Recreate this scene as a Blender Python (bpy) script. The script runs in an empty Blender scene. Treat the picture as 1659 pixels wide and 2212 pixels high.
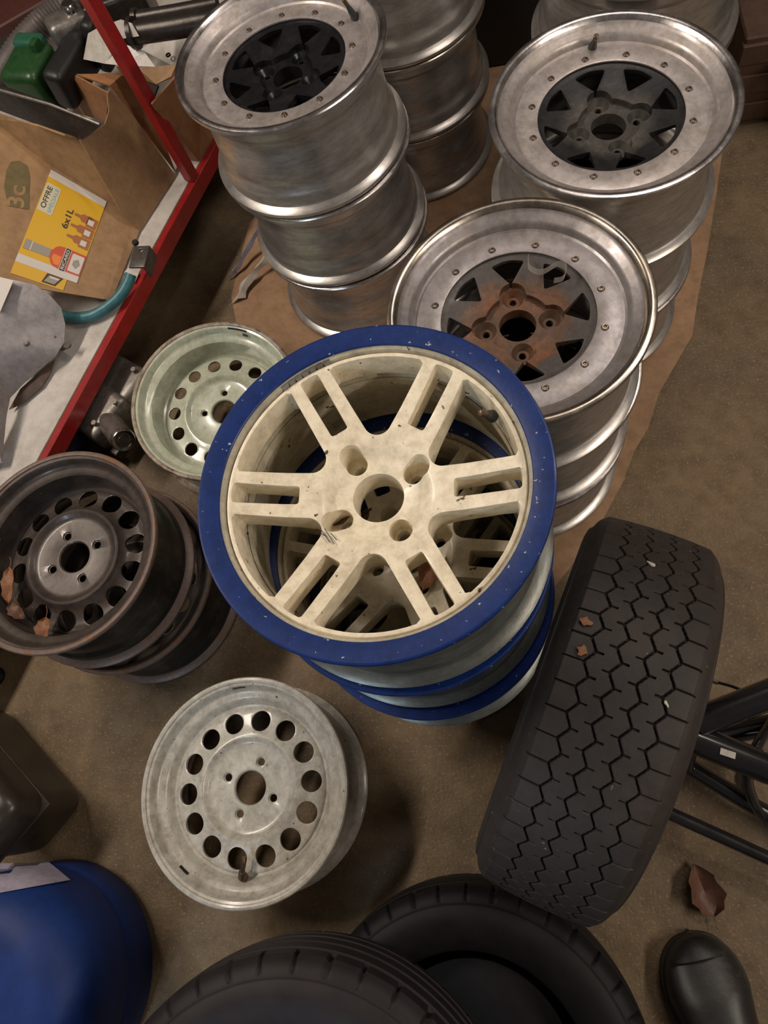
import bpy, bmesh, math, random
import numpy as np
from mathutils import Vector, Matrix, Quaternion
random.seed(7); np.random.seed(7)
PI = math.pi
SC = bpy.context.scene
COL = SC.collection

# ------------------------------------------------------------------ camera
F_PX, CX, CY, CAM_H = 1535.0, 829.5, 1106.0, 1.535
_m = np.array([1135 - CX, 1650 - CY, F_PX]); _m /= np.linalg.norm(_m)      # straight down, in camera axes (x right, y down, z forward)
_wz = -_m; _wx = np.array([1, 0, 0]) - _m[0] * _m; _wx /= np.linalg.norm(_wx); _wy = np.cross(_wz, _wx)
RW = np.array([_wx, _wy, _wz])
cam_d = bpy.data.cameras.new('camera'); cam = bpy.data.objects.new('camera', cam_d); COL.objects.link(cam)
cam_d.sensor_fit = 'VERTICAL'; cam_d.sensor_height = 36.0; cam_d.lens = F_PX / 2212.0 * 36.0
cam_d.clip_start = 0.02; cam_d.clip_end = 50
r, d, f = RW[:, 0], RW[:, 1], RW[:, 2]
cam.matrix_world = Matrix(((r[0], -d[0], -f[0], 0), (r[1], -d[1], -f[1], 0), (r[2], -d[2], -f[2], CAM_H), (0, 0, 0, 1)))
SC.camera = cam

def px(u, v, z):
    """world point at height z seen at photo pixel (u, v)"""
    q = RW @ np.array([(u - CX) / F_PX, (v - CY) / F_PX, 1.0]); t = (z - CAM_H) / q[2]
    return Vector((q[0] * t, q[1] * t, z))
def ray_plane(u, v, a, b, c):
    q = Vector(RW @ np.array([(u - CX) / F_PX, (v - CY) / F_PX, 1.0])); n = (b - a).cross(c - a)
    o = Vector((0, 0, CAM_H)); t = (a - o).dot(n) / q.dot(n); return o + q * t

# ------------------------------------------------------------------ world and lights
w = bpy.data.worlds.new('world'); SC.world = w; w.use_nodes = True
w.node_tree.nodes['Background'].inputs[0].default_value = (0.60, 0.50, 0.43, 1)
w.node_tree.nodes['Background'].inputs[1].default_value = 0.11
def area(name, loc, target, sx, sy, power, col):
    l = bpy.data.lights.new(name, 'AREA'); l.shape = 'RECTANGLE'; l.size = sx; l.size_y = sy; l.energy = power; l.color = col
    o = bpy.data.objects.new(name, l); COL.objects.link(o); o.location = loc
    o.rotation_euler = (Vector(target) - Vector(loc)).to_track_quat('-Z', 'Y').to_euler(); return o
area('ceiling_tube_light', (-1.75, 0.9, 2.55), (-0.4, 0.4, 0), 1.3, 0.16, 38, (1.0, 0.87, 0.74))
area('ceiling_tube_light', (0.85, 1.55, 2.6), (0.3, 0.6, 0), 1.3, 0.16, 15, (1.0, 0.87, 0.76))
area('ceiling_tube_light', (1.95, -0.25, 2.15), (0.2, 0.2, 0), 1.3, 0.16, 24, (1.0, 0.87, 0.74))
area('doorway_light', (-1.15, -1.45, 1.35), (-0.1, 0.6, 0.5), 0.30, 0.30, 6.5, (0.68, 0.84, 1.0))
SC.view_settings.view_transform = 'Standard'; SC.view_settings.look = 'None'
SC.view_settings.gamma = 1.0; SC.view_settings.use_curve_mapping = False
SC.view_settings.exposure = 0.16

# ------------------------------------------------------------------ materials
def mat(name, col, rough=0.5, metal=0.0, dirt=None, dirt_amt=0.5, scale=8, bump=0.0, bump_scale=60, col2=None, coat=0.0,
        rough_var=0.0, specks=None, speck_scale=90, speck_cut=0.70, stretch=None, spec=0.5, dirt_w=0.12, rad=None, mottle=0.35):
    m = bpy.data.materials.new(name); m.use_nodes = True; nt = m.node_tree; N = nt.nodes; L = nt.links
    b = N['Principled BSDF']; b.inputs['Roughness'].default_value = rough; b.inputs['Metallic'].default_value = metal
    b.inputs['Coat Weight'].default_value = coat; b.inputs['Coat Roughness'].default_value = 0.12
    b.inputs['Specular IOR Level'].default_value = spec
    tc = N.new('ShaderNodeTexCoord'); mp = N.new('ShaderNodeMapping'); L.new(tc.outputs['Object'], mp.inputs[0])
    if stretch: mp.inputs['Scale'].default_value = stretch
    def noise(s, det=6, ro=0.6):
        n = N.new('ShaderNodeTexNoise'); n.inputs['Scale'].default_value = s; n.inputs['Detail'].default_value = det; n.inputs['Roughness'].default_value = ro
        L.new(mp.outputs[0], n.inputs['Vector']); return n
    def ramp(src, lo, hi):
        q = N.new('ShaderNodeMapRange'); q.inputs['From Min'].default_value = lo; q.inputs['From Max'].default_value = hi
        L.new(src, q.inputs['Value']); return q.outputs[0]
    def mix(fac, a, c):
        x = N.new('ShaderNodeMix'); x.data_type = 'RGBA'
        if isinstance(fac, float): x.inputs[0].default_value = fac
        else: L.new(fac, x.inputs[0])
        for k, v in ((6, a), (7, c)):
            if isinstance(v, tuple): x.inputs[k].default_value = (*v[:3], 1)
            else: L.new(v, x.inputs[k])
        return x.outputs[2]
    cur = tuple(col)
    if col2: cur = mix(ramp(noise(scale * 0.6).outputs[0], 0.35, 0.65), cur, tuple(col2))
    if dirt:
        f_ = ramp(noise(scale, 8, 0.7).outputs[0], 0.62 - dirt_amt * 0.3, 0.62 - dirt_amt * 0.3 + dirt_w); cur = mix(f_, cur, tuple(dirt))
    if rad:
        vl = N.new('ShaderNodeVectorMath'); vl.operation = 'LENGTH'; sx = N.new('ShaderNodeVectorMath'); sx.operation = 'MULTIPLY'; sx.inputs[1].default_value = (1, 1, 0)
        L.new(tc.outputs['Object'], sx.inputs[0]); L.new(sx.outputs[0], vl.inputs[0])
        ad = N.new('ShaderNodeMath'); ad.operation = 'MULTIPLY_ADD'; ad.inputs[1].default_value = .07; L.new(noise(16, 4, .6).outputs[0], ad.inputs[0]); L.new(vl.outputs[1], ad.inputs[2])
        cur = mix(ramp(ad.outputs[0], rad[0] + .035, rad[1] + .035), cur, tuple(rad[2]))
    if mottle:
        mm_ = N.new('ShaderNodeMix'); mm_.data_type = 'RGBA'; mm_.blend_type = 'MULTIPLY'; L.new(ramp(noise(scale * 4.5, 8, .75).outputs[0], .42, .72), mm_.inputs[0])
        if isinstance(cur, tuple): mm_.inputs[6].default_value = (*cur[:3], 1)
        else: L.new(cur, mm_.inputs[6])
        mm_.inputs[7].default_value = (1 - mottle, 1 - mottle * 1.08, 1 - mottle * 1.18, 1); cur = mm_.outputs[2]
    if specks: cur = mix(ramp(noise(speck_scale, 3, 0.5).outputs[0], speck_cut, speck_cut + 0.03), cur, tuple(specks))
    if isinstance(cur, tuple): b.inputs['Base Color'].default_value = (*cur[:3], 1)
    else: L.new(cur, b.inputs['Base Color'])
    if rough_var:
        q = N.new('ShaderNodeMapRange'); q.inputs['From Min'].default_value = 0.3; q.inputs['From Max'].default_value = 0.7
        q.inputs['To Min'].default_value = max(0.05, rough - rough_var); q.inputs['To Max'].default_value = min(1, rough + rough_var)
        L.new(noise(scale * 1.7, 7, .65).outputs[0], q.inputs['Value']); L.new(q.outputs[0], b.inputs['Roughness'])
    if bump:
        bp = N.new('ShaderNodeBump'); bp.inputs['Strength'].default_value = bump; bp.inputs['Distance'].default_value = 0.002
        L.new(noise(bump_scale, 6, .6).outputs[0], bp.inputs['Height']); L.new(bp.outputs[0], b.inputs['Normal'])
    return m

M = {}
M['floor'] = mat('worn_concrete', (0.250, 0.172, 0.092), 0.62, mottle=.4, dirt=(0.085, 0.055, 0.033), dirt_amt=0.50, scale=4.5, dirt_w=0.5, bump=1.0, bump_scale=150,
                 col2=(0.165, 0.118, 0.070), specks=(0.29, 0.215, 0.13), speck_scale=190, speck_cut=0.62, rough_var=0.15)
M['cardmat'] = mat('flat_cardboard', (0.40, 0.245, 0.14), 0.75, dirt=(0.26, 0.15, 0.085), dirt_amt=0.35, scale=5, dirt_w=0.4, bump=0.15)
M['card'] = mat('box_cardboard', (0.36, 0.215, 0.105), 0.6, dirt=(0.27, 0.15, 0.07), dirt_amt=0.3, scale=6, dirt_w=0.4, bump=0.1)
M['card2'] = mat('orange_cardboard', (0.36, 0.17, 0.075), 0.6, dirt=(0.24, 0.10, 0.045), dirt_amt=0.3, scale=9, dirt_w=0.4)
M['alu'] = mat('polished_aluminium', (0.66, 0.63, 0.63), 0.27, 1.0, dirt=(0.48, 0.44, 0.41), dirt_amt=0.35, scale=9, dirt_w=0.5, bump=0.08, bump_scale=90, rough_var=0.12)
M['alu_face'] = mat('dull_aluminium', (0.50, 0.46, 0.455), 0.44, 0.62, dirt=(0.40, 0.35, 0.29), dirt_amt=0.45, scale=14, dirt_w=0.3, bump=0.1, rough_var=0.12)
M['alu_face2'] = mat('grey_aluminium', (0.35, 0.33, 0.34), 0.42, 0.62, dirt=(0.33, 0.28, 0.22), dirt_amt=0.4, scale=12, dirt_w=0.3, bump=0.1, rough_var=0.12)
M['alu_lip2'] = mat('stained_aluminium_lip', (0.52, 0.47, 0.41), 0.26, 1.0, dirt=(0.34, 0.25, 0.16), dirt_amt=0.5, scale=9, dirt_w=0.4, rough_var=0.1)
M['alu_out'] = mat('dirty_aluminium_barrel', (0.52, 0.50, 0.48), 0.33, 0.78, dirt=(0.33, 0.30, 0.27), dirt_amt=0.45, scale=7, dirt_w=0.6, bump=0.05, bump_scale=60,
                   rough_var=0.07, stretch=(1, 1, 4))
M['spider_blk'] = mat('black_centre', (0.007, 0.007, 0.009), 0.34, 0.0, dirt=(0.03, 0.027, 0.024), dirt_amt=0.3, scale=25, dirt_w=0.3, bump=0.15, rough_var=0.1)
M['spider_gry'] = mat('grey_brown_centre', (0.060, 0.055, 0.050), 0.42, 0.1, dirt=(0.15, 0.135, 0.115), dirt_amt=0.42, rad=(.062, .085, (0.013, 0.013, 0.015)), scale=20, dirt_w=0.3, bump=0.2, rough_var=0.1)
M['spider_rst'] = mat('rusted_centre', (0.105, 0.060, 0.038), 0.5, 0.2, dirt=(0.23, 0.088, 0.034), dirt_amt=0.50, scale=20, dirt_w=0.25, bump=0.3, rough_var=0.12, rad=(.078, .088, (0.075, 0.066, 0.062)))
M['rivet'] = mat('rivet_metal', (0.35, 0.30, 0.26), 0.4, 1.0, dirt=(0.16, 0.10, 0.06), dirt_amt=0.6, scale=60)
M['blue'] = mat('blue_paint', (0.006, 0.027, 0.150), 0.38, 0.0, spec=.35, dirt=(0.020, 0.045, 0.16), dirt_amt=0.35, scale=10, dirt_w=0.3, coat=0.1, bump=0.12,
                specks=(0.35, 0.4, 0.5), speck_scale=160, speck_cut=0.70)
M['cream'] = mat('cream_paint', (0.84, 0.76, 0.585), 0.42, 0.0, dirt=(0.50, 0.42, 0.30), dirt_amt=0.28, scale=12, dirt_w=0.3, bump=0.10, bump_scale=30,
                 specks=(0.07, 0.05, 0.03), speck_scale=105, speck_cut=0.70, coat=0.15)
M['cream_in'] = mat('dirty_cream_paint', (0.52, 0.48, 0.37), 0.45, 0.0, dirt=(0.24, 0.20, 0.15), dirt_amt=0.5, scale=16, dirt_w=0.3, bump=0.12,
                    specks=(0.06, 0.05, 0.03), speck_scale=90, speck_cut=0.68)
M['blue_brl'] = mat('dirty_painted_barrel', (0.20, 0.215, 0.20), 0.38, 0.6, dirt=(0.12, 0.11, 0.09), dirt_amt=0.5, scale=9, dirt_w=0.3, bump=0.15, stretch=(1, 1, 5))
M['white'] = mat('grey_white_enamel', (0.56, 0.54, 0.48), 0.36, 0.0, mottle=.45, dirt=(0.34, 0.31, 0.26), dirt_amt=0.50, scale=13, dirt_w=0.3, bump=0.06, coat=0.3,
                 specks=(0.06, 0.05, 0.04), speck_scale=95, speck_cut=0.72)
M['green'] = mat('pale_green_enamel', (0.56, 0.60, 0.48), 0.25, 0.0, dirt=(0.36, 0.35, 0.26), dirt_amt=0.25, scale=10, dirt_w=0.3, coat=0.5,
                 specks=(0.10, 0.07, 0.05), speck_scale=90, speck_cut=0.73)
M['green_lip'] = mat('rusty_cream_lip', (0.42, 0.36, 0.28), 0.45, 0.0, dirt=(0.13, 0.07, 0.055), dirt_amt=0.6, scale=25, dirt_w=0.2)
M['steel'] = mat('dark_brown_steel', (0.085, 0.066, 0.056), 0.40, 0.2, mottle=.5, dirt=(0.032, 0.026, 0.026), dirt_amt=0.55, scale=10, dirt_w=0.35, coat=0.2, bump=0.15,
                 specks=(0.35, 0.3, 0.26), speck_scale=120, speck_cut=0.74)
M['steel_lip'] = mat('rust_brown_lip', (0.19, 0.135, 0.11), 0.45, 0.2, dirt=(0.25, 0.12, 0.05), dirt_amt=0.2, scale=20, bump=0.2)
M['steel_out'] = mat('black_steel_barrel', (0.022, 0.021, 0.020), 0.3, 0.2, dirt=(0.085, 0.078, 0.068), dirt_amt=0.4, scale=12, dirt_w=0.3, bump=0.15)
M['rubber'] = mat('worn_rubber', (0.030, 0.024, 0.022), 0.62, 0.0, dirt=(0.048, 0.036, 0.030), dirt_amt=0.42, scale=9, dirt_w=0.35, bump=0.15, bump_scale=200,
                  specks=(0.16, 0.13, 0.10), speck_scale=110, speck_cut=0.73)
M['rubber_blk'] = mat('black_rubber', (0.006, 0.0055, 0.007), 0.6, 0.0, spec=.25, dirt=(0.012, 0.010, 0.012), dirt_amt=0.4, scale=7, dirt_w=0.3)
M['rubber_prp'] = mat('dusty_rubber', (0.017, 0.013, 0.015), 0.6, 0.0, spec=.3, dirt=(0.026, 0.019, 0.022), dirt_amt=0.4, scale=6, dirt_w=0.4)
M['brass'] = mat('tarnished_valve', (0.20, 0.13, 0.08), 0.4, 0.7, dirt=(0.06, 0.045, 0.035), dirt_amt=0.5, scale=60)
M['valve_blk'] = mat('valve_rubber', (0.03, 0.032, 0.035), 0.5)
M['lead'] = mat('balance_weight_lead', (0.30, 0.31, 0.32), 0.4, 0.8, dirt=(0.18, 0.17, 0.16), dirt_amt=0.4, scale=30)
M['leaf'] = mat('dry_leaf', (0.27, 0.115, 0.05), 0.6, 0.0, dirt=(0.14, 0.06, 0.03), dirt_amt=0.4, scale=40, dirt_w=0.4, bump=0.3)
M['leaf_drk'] = mat('dark_dry_leaf', (0.13, 0.06, 0.035), 0.55, 0.0, dirt=(0.07, 0.035, 0.02), dirt_amt=0.4, scale=40, dirt_w=0.4, bump=0.3)
M['red'] = mat('red_enamel', (0.36, 0.010, 0.012), 0.35, 0.0, dirt=(0.22, 0.010, 0.010), dirt_amt=0.35, scale=8, dirt_w=0.4, coat=0.3)
M['shelf'] = mat('white_shelf_enamel', (0.60, 0.56, 0.52), 0.4, 0.0, dirt=(0.50, 0.44, 0.40), dirt_amt=0.3, scale=4, dirt_w=0.4, coat=0.2, specks=(0.2, 0.12, 0.08), speck_scale=50, speck_cut=0.74)
M['plywood'] = mat('chipped_shelf_edge', (0.16, 0.085, 0.05), 0.7)
M['tubeblk'] = mat('gloss_black_tube', (0.012, 0.012, 0.014), 0.22, 0.0, coat=0.8, rough_var=0.06)
M['blk'] = mat('black_plastic', (0.016, 0.015, 0.015), 0.45)
M['blk_brown'] = mat('dark_brown_plastic', (0.035, 0.028, 0.020), 0.32, 0.0, dirt=(0.018, 0.015, 0.013), dirt_amt=0.5, scale=4, dirt_w=0.4)
M['bluedrum'] = mat('blue_plastic', (0.007, 0.030, 0.155), 0.55, 0.0, spec=.3, dirt=(0.012, 0.05, 0.24), dirt_amt=0.3, scale=3, dirt_w=0.5)
M['paper'] = mat('paper_label', (0.36, 0.33, 0.42), 0.6, 0.0, dirt=(0.30, 0.26, 0.32), dirt_amt=0.3, scale=10, dirt_w=0.4)
M['whitepaper'] = mat('white_sheet', (0.62, 0.58, 0.52), 0.55, 0.0, dirt=(0.50, 0.45, 0.40), dirt_amt=0.3, scale=10, dirt_w=0.4)
M['greyalu'] = mat('grey_sheet_metal', (0.36, 0.34, 0.35), 0.5, 0.35, dirt=(0.27, 0.25, 0.25), dirt_amt=0.4, scale=12, dirt_w=0.3, bump=0.2, bump_scale=25)
M['teal'] = mat('teal_hose', (0.045, 0.17, 0.20), 0.4, 0.0, dirt=(0.025, 0.09, 0.11), dirt_amt=0.4, scale=18, dirt_w=0.4)
M['gcan'] = mat('green_plastic', (0.020, 0.075, 0.022), 0.35, 0.0, dirt=(0.012, 0.035, 0.012), dirt_amt=0.5, scale=14, dirt_w=0.4)
M['gcap'] = mat('green_cap_plastic', (0.028, 0.12, 0.075), 0.35, 0.0)
M['castalu'] = mat('cast_aluminium', (0.30, 0.28, 0.26), 0.42, 0.7, dirt=(0.10, 0.08, 0.065), dirt_amt=0.5, scale=22, dirt_w=0.3, bump=0.4, bump_scale=60)
M['dkmetal'] = mat('dark_oily_metal', (0.045, 0.038, 0.034), 0.35, 0.5, dirt=(0.11, 0.09, 0.075), dirt_amt=0.3, scale=25, dirt_w=0.3, bump=0.3)
M['bracket'] = mat('grey_bracket_metal', (0.13, 0.12, 0.11), 0.4, 0.6, dirt=(0.2, 0.24, 0.26), dirt_amt=0.2, scale=20)
M['hose'] = mat('grey_ribbed_hose', (0.10, 0.085, 0.080), 0.5)
M['chrome'] = mat('bright_metal', (0.72, 0.70, 0.66), 0.18, 1.0)
M['yellow'] = mat('print_yellow', (0.66, 0.38, 0.006), 0.4, mottle=0); M['pwhite'] = mat('print_white', (0.62, 0.58, 0.54), 0.45, mottle=0)
M['pcream'] = mat('print_cream', (0.58, 0.55, 0.38), 0.45, mottle=0); M['pblack'] = mat('print_black', (0.05, 0.035, 0.02), 0.5, mottle=0)
M['pblue'] = mat('print_blue', (0.24, 0.40, 0.48), 0.5, mottle=0); M['pred'] = mat('print_red', (0.55, 0.055, 0.010), 0.35, mottle=0)
M['porange'] = mat('print_orange', (0.75, 0.20, 0.02), 0.35, mottle=0); M['pbrown'] = mat('print_brown', (0.36, 0.12, 0.035), 0.4, mottle=0); M['pgrey'] = mat('print_grey', (0.30, 0.27, 0.23), 0.4, mottle=0)
M['pgreen'] = mat('print_dull_green', (0.16, 0.125, 0.05), 0.6); M['pnavy'] = mat('print_navy', (0.035, 0.045, 0.14), 0.5)
M['redbrown'] = mat('red_brown_paint', (0.09, 0.028, 0.022), 0.5); M['wood'] = mat('dark_wood', (0.10, 0.055, 0.035), 0.7, dirt=(0.05, 0.03, 0.02), scale=6)
M['dkgreen'] = mat('dark_green_plastic', (0.010, 0.045, 0.038), 0.5); M['leather'] = mat('black_boot_leather', (0.018, 0.017, 0.017), 0.42, bump=0.2, bump_scale=90, dirt=(0.05, 0.045, 0.04), dirt_amt=0.3, scale=14)
M['film'] = mat('clear_plastic_strip', (0.55, 0.52, 0.48), 0.3); M['film'].node_tree.nodes['Principled BSDF'].inputs['Alpha'].default_value = 0.45
M['wallm'] = mat('grey_plaster', (0.22, 0.19, 0.17), 0.8)

# ------------------------------------------------------------------ helpers
def finish(name, me, m, parent=None, smooth=40, mats=None):
    for q in (mats or [m]): me.materials.append(q)
    if smooth:
        me.polygons.foreach_set('use_smooth', [True] * len(me.polygons)); me.set_sharp_from_angle(angle=math.radians(smooth))
    else: me.polygons.foreach_set('use_smooth', [False] * len(me.polygons))
    o = bpy.data.objects.new(name, me); COL.objects.link(o)
    if parent: o.parent = parent
    return o
def mesh(verts, faces):
    me = bpy.data.meshes.new('m'); me.from_pydata([tuple(v) for v in verts], [], faces); me.validate(); me.update(); return me
def from_bm(bm, recalc=True):
    if recalc: bmesh.ops.recalc_face_normals(bm, faces=bm.faces)
    me = bpy.data.meshes.new('m'); bm.to_mesh(me); bm.free(); return me
def thing(name, label, cat, loc=(0, 0, 0), rot=None, group=None):
    o = bpy.data.objects.new(name, None); COL.objects.link(o); o.empty_display_size = 0.05; o.location = loc
    if rot is not None:
        o.rotation_mode = 'QUATERNION'; o.rotation_quaternion = rot
    tag(o, label, cat, group); return o
def tag(o, label, cat, group=None):
    o['label'] = label; o['category'] = cat
    if group: o['group'] = group
    return o
def struct(o): o['kind'] = 'structure'; return o
def copy_tree(o, parent=None, skip=()):
    c = o.copy(); COL.objects.link(c)
    if parent: c.parent = parent
    for ch in list(o.children):
        if ch.name.split('.')[0] not in skip: copy_tree(ch, c, skip)
    return c
def lathe_me(prof, n=96, closed=True, seg_mat=None):
    k = len(prof); V = []; Fc = []; MI = []
    for i in range(n):
        a = 2 * PI * i / n; c, s = math.cos(a), math.sin(a)
        V += [(r_ * c, r_ * s, z_) for r_, z_ in prof]
    for i in range(n):
        j = (i + 1) % n
        for p in range(k if closed else k - 1):
            q = (p + 1) % k; Fc.append((i * k + p, j * k + p, j * k + q, i * k + q)); MI.append(seg_mat[p] if seg_mat else 0)
    bm = bmesh.new(); vs = [bm.verts.new(v) for v in V]
    for fc, mi in zip(Fc, MI):
        f_ = bm.faces.new([vs[x] for x in fc]); f_.material_index = mi
    bmesh.ops.remove_doubles(bm, verts=bm.verts, dist=1e-6)
    return from_bm(bm)
def smooth_prof(pts, sub=3):
    """round the corners of an open profile with Chaikin cutting"""
    for _ in range(sub):
        o = [pts[0]]
        for a, b in zip(pts, pts[1:]):
            o += [(a[0] * .75 + b[0] * .25, a[1] * .75 + b[1] * .25), (a[0] * .25 + b[0] * .75, a[1] * .25 + b[1] * .75)]
        o.append(pts[-1]); pts = o
    return pts
def prism_bm(bm, poly, z0, z1, inset=1.0):
    """poly at top z1; the same, scaled about its centroid, at the bottom z0"""
    n = len(poly); cx = sum(p[0] for p in poly) / n; cy = sum(p[1] for p in poly) / n
    a = [bm.verts.new((cx + (x - cx) * inset, cy + (y - cy) * inset, z0)) for x, y in poly]; b = [bm.verts.new((x, y, z1)) for x, y in poly]
    bm.faces.new(a[::-1]); bm.faces.new(b)
    for i in range(n): bm.faces.new((a[i], a[(i + 1) % n], b[(i + 1) % n], b[i]))
def circ(cx, cy, r_, n=24): return [(cx + r_ * math.cos(2 * PI * i / n), cy + r_ * math.sin(2 * PI * i / n)) for i in range(n)]
def rot2(poly, a): c, s = math.cos(a), math.sin(a); return [(x * c - y * s, x * s + y * c) for x, y in poly]
def round_poly(poly, r_, n=4):
    """fillet the corners of a polygon; r_ one radius or one per corner"""
    out = []; k = len(poly)
    for i in range(k):
        rr = r_[i] if isinstance(r_, (list, tuple)) else r_
        p = Vector(poly[i]); a = (Vector(poly[i - 1]) - p); b = (Vector(poly[(i + 1) % k]) - p)
        ang = a.angle(b); t = min(rr / math.tan(ang / 2), a.length * .48, b.length * .48); a.normalize(); b.normalize()
        p0 = p + a * t; p2 = p + b * t
        for j in range(n + 1):
            s = j / n; out.append(tuple(p0 * (1 - s) ** 2 + p * 2 * s * (1 - s) + p2 * s * s))
    return out
def boolean(me, cutters, op='DIFFERENCE', bevel=0.0, seg=2):
    """me minus each cutter mesh in turn, with optional bevel; returns a new mesh"""
    o = bpy.data.objects.new('t', me); COL.objects.link(o); tmp = []
    for c in cutters:
        co = bpy.data.objects.new('c', c); COL.objects.link(co); tmp.append(co)
        b = o.modifiers.new('b', 'BOOLEAN'); b.operation = op; b.object = co; b.solver = 'EXACT'
    if bevel:
        v = o.modifiers.new('v', 'BEVEL'); v.width = bevel; v.segments = seg; v.limit_method = 'ANGLE'; v.angle_limit = math.radians(38); v.use_clamp_overlap = True
    dg = bpy.context.evaluated_depsgraph_get(); dg.update()
    r_ = bpy.data.meshes.new_from_object(o.evaluated_get(dg))
    for q in [o] + tmp: bpy.data.objects.remove(q)
    r_.materials.clear(); return r_
def box_me(x, y, z, bev=0.003, seg=2, off=(0, 0, 0)):
    bm = bmesh.new(); bmesh.ops.create_cube(bm, size=1); bmesh.ops.scale(bm, vec=(x, y, z), verts=bm.verts)
    if bev: bmesh.ops.bevel(bm, geom=list(bm.edges), offset=bev, segments=seg, affect='EDGES', profile=0.6)
    bmesh.ops.translate(bm, vec=off, verts=bm.verts); return from_bm(bm)
def tube_me(pts, r_, n=12, caps=True, radf=None):
    pts = [Vector(p) for p in pts]; V = []; Fc = []; k = len(pts)
    up = Vector((0, 0, 1)); prev = None
    for i, p in enumerate(pts):
        t = (pts[min(i + 1, k - 1)] - pts[max(i - 1, 0)]).normalized()
        if prev is None: a = t.cross(up if abs(t.z) < .95 else Vector((1, 0, 0))).normalized()
        else: a = (prev - t * prev.dot(t)).normalized()
        prev = a; b = t.cross(a); rr = r_ * (radf(i) if radf else 1)
        for j in range(n):
            th = 2 * PI * j / n; V.append(p + (a * math.cos(th) + b * math.sin(th)) * rr)
    for i in range(k - 1):
        for j in range(n):
            j2 = (j + 1) % n; Fc.append((i * n + j, i * n + j2, (i + 1) * n + j2, (i + 1) * n + j))
    if caps: Fc += [tuple(range(n))[::-1], tuple((k - 1) * n + j for j in range(n))]
    return mesh(V, Fc)
def catmull(pts, sub=6):
    P = [Vector(p) for p in pts]; P = [P[0] * 2 - P[1]] + P + [P[-1] * 2 - P[-2]]; out = []
    for i in range(1, len(P) - 2):
        for s in range(sub):
            t = s / sub; a, b, c, d_ = P[i - 1:i + 3]
            out.append(0.5 * ((2 * b) + (c - a) * t + (2 * a - 5 * b + 4 * c - d_) * t * t + (3 * b - a - 3 * c + d_) * t ** 3))
    out.append(P[-2]); return out
def join_me(parts):
    bm = bmesh.new()
    for p in parts: bm.from_mesh(p)
    return from_bm(bm)
def sheet(pts3, th=0.0015, faces=None):
    """thin solid sheet through 3-D points (one polygon, or given faces)"""
    me = mesh(pts3, faces or [tuple(range(len(pts3)))]); bm = bmesh.new(); bm.from_mesh(me)
    bmesh.ops.triangulate(bm, faces=bm.faces); bmesh.ops.recalc_face_normals(bm, faces=bm.faces)
    bmesh.ops.solidify(bm, geom=list(bm.faces), thickness=th); return from_bm(bm)

# ------------------------------------------------------------------ setting
fl = struct(finish('floor', box_me(9, 9, 0.05, 0, off=(0, 1.2, -0.025)), M['floor'], smooth=0))
wl = struct(finish('wall_back', box_me(9, 0.1, 2.8, 0, off=(0, 4.2, 1.4)), M['wallm'], smooth=0))

# ------------------------------------------------------------------ rim profiles (top face at z = 0, going down to -W)
def outer_barrel(W, R=0.205):
    """outside of the rim from front flange edge to rear flange edge"""
    return [(R, -.003), (R, -.009), (R - .006, -.0125), (R - .014, -.014), (R - .0155, -.034), (R - .020, -.040), (R - .031, -.052), (R - .032, -.078),
            (R - .026, -.090), (R - .0235, -W + .060), (R - .0225, -W + .050), (R - .018, -W + .042), (R - .0150, -W + .034), (R - .0145, -W + .016), (R - .006, -W + .0135), (R, -W + .009), (R, -W + .002)]
def inner_barrel(W, R=0.205, top=-.05):
    return [(R - .003, -W), (R - .009, -W + .002), (R - .019, -W + .010), (R - .021, -W + .036), (R - .028, min(-W + .055, top - .03)), (R - .030, min(-W + .065, top - .024)), (R - .037, top - .02), (R - .038, top)]
def valve(parent, ang, r_, z, lean=0.3, length=0.035, m1='valve_blk', m2='brass', tilt_in=0.0):
    a = ang; p0 = Vector((r_ * math.cos(a), r_ * math.sin(a), z)); dr = Vector((-math.cos(a) * lean, -math.sin(a) * lean, 1)).normalized()
    k = 9; R_ = [1.25, 1.2, 1.0, .95, .9, .75, .62, .6, .6]
    v = finish('valve', tube_me([p0 + dr * length * i / (k - 1) for i in range(k)], 0.0062, 14, radf=lambda i: R_[i]), M[m1], parent)
    finish('valve_cap', tube_me([p0 + dr * (length - .003), p0 + dr * (length + .008), p0 + dr * (length + .009)], 0.0042, 12, radf=lambda i: (1, 1, .7)[i]), M[m2], v)
    return v

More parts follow.
